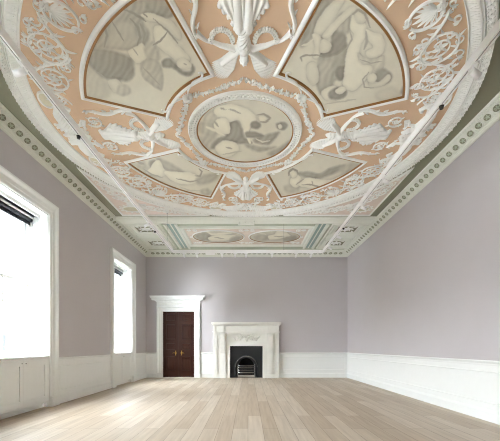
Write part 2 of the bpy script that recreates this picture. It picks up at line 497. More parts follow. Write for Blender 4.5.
    for sg in (-1, 1):
        dr = MB(); y0, y1 = sorted((sg * 0.0015, sg * (H - 0.047)))
        z0, z1 = 0.127, 0.828
        dr.box(-0.018, -0.006, y0, y1, z0, z1)
        for a, b, e, f in ((y0, y0 + 0.07, z0, z1), (y1 - 0.07, y1, z0, z1), (y0 + .07, y1 - .07, z0, z0 + 0.08), (y0 + .07, y1 - .07, z1 - 0.08, z1)):
            dr.box(-0.006, 0.006, a, b, e, f)
        do = dr.build('door', M['white'], cb)
        kb = MB(); yk = sg * 0.045
        kb.cyl((0.006, yk, 0.79), (0.02, yk, 0.79), 0.003); kb.cyl((0.02, yk, 0.79), (0.03, yk, 0.79), 0.007, 0.005)
        kb.build('knob', M['steel'], do)
for i, wy in enumerate(WINY): window(i + 1, wy)

# ------------------------------------------------------------------ building across the street, seen through the panes
bd = empty('building', (-26.0, 6.0, -9.0))
tag(bd, 'pale stone building facade across the street seen through the windows', 'building')
mb = MB(); mb.box(-0.6, 0, -14, 46, 0, 15.0)
for zc in (4.1, 8.0, 12.0): mb.box(0, 0.25, -14, 46, zc - 0.15, zc + 0.1)
mb.build('facade', M['stone'], bd)
for k in range(19):
    for zc in (4.9, 8.8):
        yk = -12 + k * 3.1
        wf = MB()
        for a, b, e, f in ((-0.75, -0.55, 0, 2.6), (0.55, 0.75, 0, 2.6), (-0.75, 0.75, 2.5, 2.75), (-0.85, 0.85, -0.15, 0.05), (-0.03, 0.03, 0, 2.6), (-0.6, 0.6, 1.25, 1.33)):
            wf.box(0, 0.14, yk + a, yk + b, zc + e, zc + f)
        o = wf.build('window', M['stone'], bd)
        MB().box(0.01, 0.03, yk - 0.55, yk + 0.55, zc + 0.05, zc + 2.5).build('pane', M['outglass'], o)

# ------------------------------------------------------------------ mahogany double door with carved overdoor
dr = struct(empty('door_1', ((DX0 + DX1) / 2, YB, 0)))
HW = (DX1 - DX0) / 2
mb = MB(); prof = [(0.0, 0.0), (0.0, 0.03), (0.05, 0.03), (0.058, 0.042), (0.105, 0.042), (0.12, 0.055), (0.145, 0.075), (0.17, 0.075), (0.185, 0.055), (0.185, 0.0)]
rings = []
for kind in ('b0', 't0', 't1', 'b1'):
    rings.append([((-(HW + o) if kind[1] == '0' else HW + o), -pr, (0 if kind[0] == 'b' else DZ1 + o * 0.85)) for o, pr in prof])
mb.loft(rings, closed_ring=False)
for sg in (-1, 1):
    x0, x1 = sorted((sg * HW, sg * (HW + 0.19))); mb.box(x0 - 0.002, x1 + 0.002, -0.085, 0, 0, 0.17); mb.box(x0, x1, -0.029, -0.001, 0.17, DZ1)
    x0, x1 = sorted((sg * HW, sg * (HW - 0.02))); mb.box(x0, x1, -0.02, 0.16, 0, DZ1)
mb.box(-HW, HW, -0.02, 0.16, DZ1 - 0.02, DZ1)
mb.build('casing', M['white'], dr)
# overdoor
ov = MB(); zf0 = DZ1 + 0.157; zf1 = bz(302)
ov.box(-HW - 0.18, HW + 0.18, -0.06, 0, zf0, zf1)
for k, (pr, za, zb) in enumerate(((0.085, zf1, zf1 + 0.03), (0.12, zf1 + 0.03, zf1 + 0.055), (0.20, zf1 + 0.055, zf1 + 0.12), (0.235, zf1 + 0.12, zf1 + 0.155), (0.25, zf1 + 0.155, zf1 + 0.185))):
    e = pr - 0.06
    ov.box(-HW - 0.18 - e, HW + 0.18 + e, -pr, 0, za, zb)
for k in range(34):
    xx = -HW - 0.17 + k * (2 * HW + 0.34) / 33
    ov.box(xx - 0.011, xx + 0.011, -0.105, -0.06, zf1 + 0.002, zf1 + 0.032)
ovo = ov.build('overdoor', M['white'], dr)
fz = MB()
def vert_relief(sub, dst, x0, z0, y0):   # turn hanging relief (xy, -z) onto a vertical face looking at -y
    dst.add([(x0 + x, y0 + z, z0 + y) for x, y, z in sub.v], sub.f)
sub = MB(); zmid = (zf0 + zf1) / 2
for k in range(13):
    xx = (k - 6) * (2 * HW + 0.2) / 13
    if k % 2 == 0: sub.flower(xx, 0, 0.05, 0.02, 6)
    else:
        for j in range(-2, 3): sub.leaf(xx, -0.035, PI / 2 + j * 0.45, 0.08, 0.022, 0.016)
vert_relief(sub, fz, 0, zmid, -0.06)
fz.build('frieze_carving', M['plaster'], ovo)
for sg in (-1, 1):
    x0, x1 = (-HW + 0.02, -0.001) if sg < 0 else (0.001, HW - 0.02)
    lf = MB(); lf.box(x0, x1, 0.04, 0.085, 0.01, DZ1 - 0.02)
    stw = 0.11
    zp = [(bz(370.5), bz(356)), (bz(350), bz(343)), (bz(339.4), bz(324.4)), (bz(320.6), bz(313.7))]
    xs0, xs1 = x0 + stw, x1 - stw
    lf.box(x0, xs0, 0.022, 0.04, 0.01, DZ1 - 0.02); lf.box(xs1, x1, 0.022, 0.04, 0.01, DZ1 - 0.02)
    zz = [0.01] + [q for p in zp for q in p] + [DZ1 - 0.02]
    for k in range(0, len(zz), 2): lf.box(xs0, xs1, 0.0225, 0.04, zz[k], zz[k + 1])
    leaf_o = lf.build('door_leaf', M['mahogany'], dr)
    for za, zb in zp:
        pn = MB()
        R = lambda i, y: [(xs0 + i, y, za + i), (xs1 - i, y, za + i), (xs1 - i, y, zb - i), (xs0 + i, y, zb - i)]
        pn.loft([R(0, 0.021), R(0.006, 0.006), R(0.018, 0.004), R(0.028, 0.037), R(0.048, 0.038), R(0.085, 0.012)], caps=True)
        pn.build('panel', M['mahogany'], leaf_o)
    hd = MB(); xh = sg * 0.10 - 0.0; zh = bz(353)
    hd.cyl((xh, 0.024, zh), (xh, 0.012, zh), 0.032, n=16); hd.cyl((xh, 0.012, zh), (xh, -0.03, zh), 0.010)
    hd.tube3([(xh, -0.03, zh), (xh - sg * 0.005, -0.035, zh), (xh + sg * 0.06, -0.035, zh + 0.004), (xh + sg * 0.10, -0.032, zh - 0.006)], [0.011, 0.012, 0.011, 0.008])
    hd.box(xh - 0.014, xh + 0.014, 0.014, 0.024, zh - 0.08, zh + 0.08)
    ho = hd.build('handle', M['brass'], leaf_o)

# ------------------------------------------------------------------ fireplace
YF = YB - 0.20
fx = lambda p: (p - 248) * YF / 326.0
fzz = lambda p: 1.05 + (347 - p) * YF / 326.0
fcx = fx(246.3)
fp = empty('fireplace', (fcx, YB, 0))
tag(fp, 'large white carved marble fireplace with black iron insert, right of the dark door', 'fireplace')
LX = lambda p: fx(p) - fcx
W2 = LX(279.3); O2 = LX(262.8)
zt = fzz(325.3)
jz = fzz(333)
for sg in (-1, 1):
    j = MB()
    def bxs(a, b, y0, y1, z0, z1):
        x0, x1 = sorted((sg * a, sg * b)); j.box(x0, x1, y0, y1, z0, z1)
    bxs(O2 + 0.12, W2, -0.10, 0, 0, jz); bxs(O2, O2 + 0.12, -0.10, 0, 0, fzz(346))
    bxs(O2 + 0.0, O2 + 0.035, -0.155, -0.12, 0.13, fzz(346)); bxs(O2 + 0.035, O2 + 0.075, -0.135, -0.12, 0.13, fzz(346) + 0.04)
    bxs(W2 - 0.13, W2, -0.15, -0.12, 0, jz); bxs(W2 - 0.11, W2 - 0.02, -0.155, -0.15, 0.2, jz - 0.1)
    bxs(O2 + 0.14, O2 + 0.33, -0.17, -0.12, 0.13, fzz(353))            # pilaster
    bxs(O2 + 0.165, O2 + 0.305, -0.176, -0.17, 0.2, fzz(353) - 0.05)
    bxs(O2, W2 - 0.005, -0.16, -0.12, 0, 0.13); bxs(O2 + 0.13, O2 + 0.34, -0.19, -0.12, 0, 0.12)
    bevel(j.build('jamb', M['marble'], fp), 0.003)
    c = MB(); xc = sg * (O2 + 0.235)
    ztop, zb = fzz(333.5), fzz(353)
    pts = []
    for k in range(15):
        t = k / 14
        y = -0.12 - 0.07 - 0.085 * (math.cos(t * PI * 0.9) * 0.5 + 0.5) - 0.02 * math.sin(t * 3 * PI)
        pts.append((y, ztop + (zb - ztop) * t))
    for wd, off in ((0.085, 0), (0.05, 0.012)):
        rr = [[(xc - wd, y - off, z), (xc + wd, y - off, z), (xc + wd, -0.12, z), (xc - wd, -0.12, z)] for y, z in pts]
        c.loft(rr, caps=True)
    for s2 in (-1, 1):
        c.cyl((xc + s2 * 0.1, -0.215, ztop - 0.07), (xc + s2 * 0.06, -0.215, ztop - 0.07), 0.05, n=16)
        c.cyl((xc + s2 * 0.095, -0.185, zb + 0.05), (xc + s2 * 0.06, -0.185, zb + 0.05), 0.032, n=14)
    sub = MB()
    for k in range(5): sub.leaf(0, 0.02 - k * 0.055, -PI / 2 + (0.5 if k % 2 else -0.5), 0.09, 0.05, 0.02)
    sub.leaf(0, -0.24, -PI / 2, 0.14, 0.07, 0.03)
    vert_relief(sub, c, xc, ztop - 0.2, -0.2)
    c.build('console_bracket', M['marble'], fp)
fr = MB()
fr.box(-O2 - .13, O2 + .13, -0.065, 0, fzz(346), jz - .001)
fr.box(-O2 - 0.035, O2 + 0.035, -0.155, -0.05, fzz(346), fzz(346) + 0.035); fr.box(-O2 - 0.075, O2 + 0.075, -0.125, -0.05, fzz(346) + 0.035, fzz(346) + 0.075)
fr.box(-O2 - 0.13, O2 + 0.13, -0.085, -0.05, fzz(343.2), fzz(342.3)); 
bevel(fr.build('lintel', M['marble'], fp), 0.003)
en = MB()
en.box(-W2 - 0.01, W2 + 0.01, -0.20, 0, jz, jz + 0.025); en.box(-W2 - 0.03, W2 + 0.03, -0.225, 0, jz + 0.025, jz + 0.055)
en.box(-W2 + 0.03, W2 - 0.03, -0.18, 0, jz - 0.03, jz)
en.box(-W2, W2, -0.15, 0, jz + 0.055, zt)
for sg in (-1, 1):
    for xa, xb in ((W2 - 0.02, W2 - 0.075), (O2 + 0.19, O2 + 0.23)):
        x0, x1 = sorted((sg * xa, sg * xb)); en.box(x0, x1, -0.185, -0.15, jz + 0.07, zt - 0.02)
en.box(-O2 - 0.12, O2 + 0.12, -0.165, -0.15, jz + 0.085, zt - 0.035)
for k in range(34):
    xx = -W2 + 0.02 + k * (2 * W2 - 0.04) / 43
    en.box(xx - 0.014, xx + 0.014, -0.20, -0.18, jz - 0.025, jz)
bevel(en.build('entablature', M['marble'], fp), 0.003)
sh = MB()
sh.box(-W2 - 0.02, W2 + 0.02, -0.23, 0, zt, zt + 0.02); sh.box(-W2 - 0.045, W2 + 0.045, -0.27, 0, zt + 0.02, zt + 0.045); sh.box(-W2 - 0.06, W2 + 0.06, -0.30, 0, zt + 0.045, fzz(322.3))
bevel(sh.build('mantel_shelf', M['marble'], fp), 0.005)
cv = MB(); sub = MB()
sub.flower(0, 0, 0.09, 0.04, 8)
for sg in (-1, 1):
    pts = [(sg * (0.06 + 0.40 * t), 0.05 * math.sin(t * 2.2 * PI) + 0.02, 0) for t in np.linspace(0, 1, 22)]
    sub.vine(pts, lambda t: 0.022 * (1 - 0.5 * t), 1.2)
    for k in range(8):
        p = pts[2 + k * 2]; sub.leaf(p[0], p[1], (0.8 if k % 2 else -0.9) if sg > 0 else (PI - 0.8 if k % 2 else PI + 0.9), 0.09, 0.04, 0.025)
    for k in range(4): sub.knob(sg * (0.2 + 0.05 * k), -0.04 + 0.02 * (k % 2), 0.025, 0.025)
sub.v = [(x * 1.0, y * 1.35, z * 2.2) for x, y, z in sub.v]; vert_relief(sub, cv, 0, fzz(338.3), -0.065)
cv.build('carved_garland', M['marble'], fp)
# register plate with arched opening
rp = MB(); R0 = 0.37; zs = 0.36; yP = -0.05
outer = []; inner = []
n = 24
for k in range(n + 1):
    a = PI - PI * k / n
    ix, iz = R0 * math.cos(a), zs + R0 * math.sin(a)
    inner.append((ix, iz)); 
    s_ = max(abs(math.cos(a)) / O2, math.sin(a) / (fzz(346) - zs)) + 1e-9
    outer.append((math.cos(a) / s_, zs + math.sin(a) / s_))
inner = [(-R0, 0)] + inner + [(R0, 0)]; outer = [(-O2, 0)] + outer + [(O2, 0)]
rp.loft([[(x, yP, z) for x, z in outer], [(x * 1.07, yP, zs + (z - zs) * 1.07 if z > zs else z) for x, z in inner],
         [(x * 1.05, yP - 0.018, zs + (z - zs) * 1.05 if z > zs else z) for x, z in inner],
         [(x, yP - 0.012, z) for x, z in inner], [(x * 0.97, yP + 0.05, z * 0.99) for x, z in inner], [(x * 0.75, yP + 0.33, z * 0.9) for x, z in inner]], closed_ring=False)
rp.build('register_plate', M['iron'], fp)
fb = MB(); fb.box(-O2, O2, 0.27, 0.31, 0, 1.04); fb.box(-O2, O2, -0.05, 0.3, 0.0, 0.01); fb.build('fireback', M['soot'], fp)
rim = MB(); rim.tube3([(x * 1.0, yP - 0.02, z) for x, z in inner[1:-1]], 0.010, 8); rim.build('arch_rim', M['steel'], fp)
gr = empty('fire_grate', (fcx, YB - 0.05, 0.01))
tag(gr, 'polished steel basket fire grate inside the black fireplace arch', 'fire grate')
for k, z in enumerate((0.17, 0.25, 0.33, 0.40)):
    b = MB(); b.tube3([(0.30 * math.sin(t), 0.06 - 0.10 * math.cos(t), z) for t in np.linspace(-1.3, 1.3, 14)], 0.012 if k in (0, 3) else 0.009)
    b.build('bar', M['steel'], gr)
for sg in (-1, 1):
    b = MB(); b.cyl((sg * 0.29, 0.04, 0), (sg * 0.29, 0.04, 0.42), 0.013); b.knob(sg * 0.29, 0.04, 0.02, -0.03); b.v = [(x, y, z) for x, y, z in b.v]
    b.cyl((sg * 0.29, 0.04, 0.42), (sg * 0.29, 0.04, 0.46), 0.02, 0.008); b.build('upright', M['steel'], gr)
b = MB(); b.box(-0.26, 0.26, -0.02, 0.2, 0.13, 0.15); b.box(-0.27, 0.27, 0.16, 0.2, 0.13, 0.36); b.build('basket_back', M['iron'], gr)
b = MB(); b.box(-0.28, 0.28, -0.03, -0.015, 0.0, 0.09); b.build('ash_guard', M['steel'], gr)

# ------------------------------------------------------------------ the painted plaster ceiling
def disc(mb, r, z, n=128, x=CX, y=CY, t=0.01):
    R = [(x + r * math.cos(2 * PI * k / n), y + r * math.sin(2 * PI * k / n)) for k in range(n)]
    mb.add([(a, b, z) for a, b in R] + [(a, b, z + t) for a, b in R], [tuple(range(n))[::-1]] + [(k, (k + 1) % n, (k + 1) % n + n, k + n) for k in range(n)])
mb = MB(); disc(mb, 2.90, ZC - 0.008); struct(mb.build('trim_9', M['peach']))
ZP = ZC - 0.008      # surface of the peach ground

def ring_field(name, r0, r1, fn, nth, nr, m, cx=CX, cy=CY):
    th = np.arange(nth) / nth * 2 * PI; rr = np.linspace(r0, r1, nr)
    T, Rr = np.meshgrid(th, rr, indexing='ij'); H = fn(T, (Rr - r0) / (r1 - r0))
    H = np.maximum(H, 0); H[:, 0] = -0.004; H[:, -1] = -0.004
    X = cx + Rr * np.cos(T); Y = cy + Rr * np.sin(T); Z = ZP - H
    mb = MB(); mb.loft([[(X[i, j], Y[i, j], Z[i, j]) for j in range(nr)] for i in range(nth)], closed_ring=False, closed_path=True)
    return mb.build(name, m, None)
def sm(a, b, x): t = np.clip((x - a) / (b - a), 0, 1); return t * t * (3 - 2 * t)
def great(T, t):
    # t 0..1 from inner edge to outer edge
    bead = 0.030 * (sm(0, .03, t) - sm(.05, .09, t))
    cove = (0.018 + 0.036 * sm(.10, .52, t)) * sm(.08, .11, t) * (1 - sm(.50, .54, t))
    n = 190; ph = T * n / (2 * PI) % 1 - 0.5
    tongue = 0.006 * np.exp(-((np.abs(ph) - 0.42 * np.sqrt(np.clip((t - .12) / .36, 0, 1))) / 0.07) ** 2) * sm(.12, .16, t) * (1 - sm(.46, .5, t))
    tongue += 0.006 * np.exp(-(ph / 0.06) ** 2) * sm(.2, .24, t) * (1 - sm(.42, .46, t))
    fil = 0.052 * sm(.52, .55, t) * (1 - sm(.59, .61, t))
    n2 = 330; p2 = T * n2 / (2 * PI)
    fol = (0.034 + 0.022 * np.abs(np.sin(p2 * PI + 5 * t)) * np.abs(np.sin(9 * t + 0.7 * np.sin(p2 * 2 * PI))) + 0.014 * np.sin(p2 * 3.1 * PI) * np.cos(30 * t)) * sm(.61, .64, t) * (1 - sm(.95, 1.0, t))
    return bead + cove + tongue + fil + fol
struct(ring_field('trim_10', 2.86, 3.115, great, 2400, 40, M['plaster']))
def med(T, t):
    n = 48; ph = T * n / (2 * PI)
    edge = 0.030 * ((sm(0, .06, t) - sm(.12, .18, t)) + (sm(.78, .84, t) - sm(.92, 1.0, t)))
    gu = 0.022 * np.exp(-((np.abs(t - 0.48 - 0.22 * np.sin(ph * 2 * PI)) / 0.07) ** 2)) + 0.022 * np.exp(-((np.abs(t - 0.48 + 0.22 * np.sin(ph * 2 * PI)) / 0.07) ** 2))
    return edge + 0.012 * sm(.1, .2, t) * (1 - sm(.8, .9, t)) + gu
struct(ring_field('trim_11', 0.74, 0.875, med, 960, 26, M['plaster']))
# thin gilt ring inside the medallion moulding belongs to the painting

# ---- grisaille pictures
F_ = 326.0; HC = ZC - 1.05
def to_px(X, Y): return 248 + F_ * X / Y, 347 - F_ * HC / Y
LO = np.array(lin('#5e574e')[:3]); HI = np.array(lin('#f1ecd8')[:3])
def fnoise(x, y, s):
    r = np.random.RandomState(s); v = 0
    for o in range(5):
        f = 0.03 * 2 ** o
        for _ in range(3):
            a = r.rand() * 2 * PI; v = v + np.sin((x * math.cos(a) + y * math.sin(a)) * f * 2 * PI + r.rand() * 6.28 + 1.5 * np.sin((x * math.sin(a) - y * math.cos(a)) * f * 4)) / (1.6 ** o)
    return v / 5.0
def smooth_poly(pts, sub=5):
    P = np.array(pts, float); n = len(P); out = []
    for i in range(n):
        p0, p1, p2, p3 = P[i - 1], P[i], P[(i + 1) % n], P[(i + 2) % n]
        for k in range(sub):
            t = k / sub
            out.append(0.5 * (2 * p1 + (p2 - p0) * t + (2 * p0 - 5 * p1 + 4 * p2 - p3) * t * t + (3 * p1 - p0 - 3 * p2 + p3) * t ** 3))
    return np.array(out)
def sdist(px, py, Q):
    d = np.full(px.shape, 1e9); ins = np.zeros(px.shape, bool); n = len(Q)
    for i in range(n):
        x0, y0 = Q[i]; x1, y1 = Q[(i + 1) % n]
        dx, dy = x1 - x0, y1 - y0; t = np.clip(((px - x0) * dx + (py - y0) * dy) / (dx * dx + dy * dy + 1e-9), 0, 1)
        d = np.minimum(d, np.hypot(px - x0 - t * dx, py - y0 - t * dy))
        c = (y0 > py) != (y1 > py); xi = x0 + (py - y0) * dx / (dy if abs(dy) > 1e-9 else 1e-9)
        ins ^= c & (px < xi)
    return np.where(ins, d, -d)
def paint(px, py, strokes, base=0.80, seed=1):
    T = base + 0.030 * fnoise(px, py, seed) + 0.012 * fnoise(px * 3, py * 3, seed + 9)
    px = px + .5 * fnoise(px * 3, py * 3, seed + 31); py = py + .5 * fnoise(px * 3, py * 3, seed + 41)
    for st in strokes:
        if st[0] == 'P':
            _, pts, tone, soft, fold = st
            xs = [p[0] for p in pts]; ys = [p[1] for p in pts]
            soft = soft * (1.0 if tone > .7 else 1.5); sd = sdist(px, py, smooth_poly(pts)); wg = sm(-soft, soft, sd)
            mx_, my_ = sum(xs) / len(xs), sum(ys) / len(ys); ex = max(xs) - min(xs) + 1; ey = max(ys) - min(ys) + 1
            v = tone + .05 * (mx_ - px) / ex - .05 * (my_ - py) / ey * -1 - .08 * (1 - sm(0, 4.2, sd)) + .03 * fnoise(px * 2, py * 2, seed + 5)
            if fold: v = v + fold * np.sin((px * .8 + py * .35) * 1.15 + 1.6 * np.sin(py * .22 + seed) + .5 * np.sin(px * .4)) + fold * .5 * np.sin((px * .3 + py * .2) * 1.3 + 1.1)
            T = T * (1 - wg) + v * wg
            if soft < 1.9: T = T - (.12 if tone > .7 else .05) * np.exp(-((sd + .2) / .6) ** 2) * (.55 + .45 * np.sin(px * .3 + py * .4 + seed))
            if soft < 1.5 and tone > .7: T = T - .07 * sm(-3.5, -.3, sd) * (sd < 0)
        else:
            _, pts, rad, tone = st; d = np.full(px.shape, 1e9); m = len(pts) - 1
            for k in range(m):
                x0, y0 = pts[k]; x1, y1 = pts[k + 1]; dx, dy = x1 - x0, y1 - y0
                t = np.clip(((px - x0) * dx + (py - y0) * dy) / (dx * dx + dy * dy + 1e-9), 0, 1)
                rr = rad * (1 - .6 * abs(2 * (k + t) / m - 1) ** 2); d = np.minimum(d, np.hypot(px - x0 - t * dx, py - y0 - t * dy) / rr)
            wg = 1 - sm(.5, 1.4, d); T = T * (1 - wg) + tone * wg
    T = np.clip(T, 0.05, 1)
    return LO + (HI - LO) * (T ** 1.25)[..., None]
def canvas(mb_xy, shape, strokes, parent, org, base, seed):
    """mb_xy: world X,Y arrays (i,j)"""
    X, Y = mb_xy; px, py = to_px(X, Y); Cc = paint(px, py, strokes, base, seed)
    ni, nj = X.shape
    me = bpy.data.meshes.new('canvas')
    V = [(X[i, j] - org[0], Y[i, j] - org[1], 0) for i in range(ni) for j in range(nj)]
    F = [(i * nj + j, i * nj + j + 1, (i + 1) * nj + j + 1, (i + 1) * nj + j) for i in range(ni - 1) for j in range(nj - 1)]
    me.from_pydata(V, [], F); me.update(); me.materials.append(M['canvas'])
    at = me.color_attributes.new('pigment', 'FLOAT_COLOR', 'POINT')
    buf = np.ones((ni * nj, 4), np.float32); buf[:, :3] = Cc.reshape(-1, 3); at.data.foreach_set('color', buf.ravel())
    o = bpy.data.objects.new('canvas', me); COL.objects.link(o); o.parent = parent; o.location = (0, 0, -0.006)
    return o

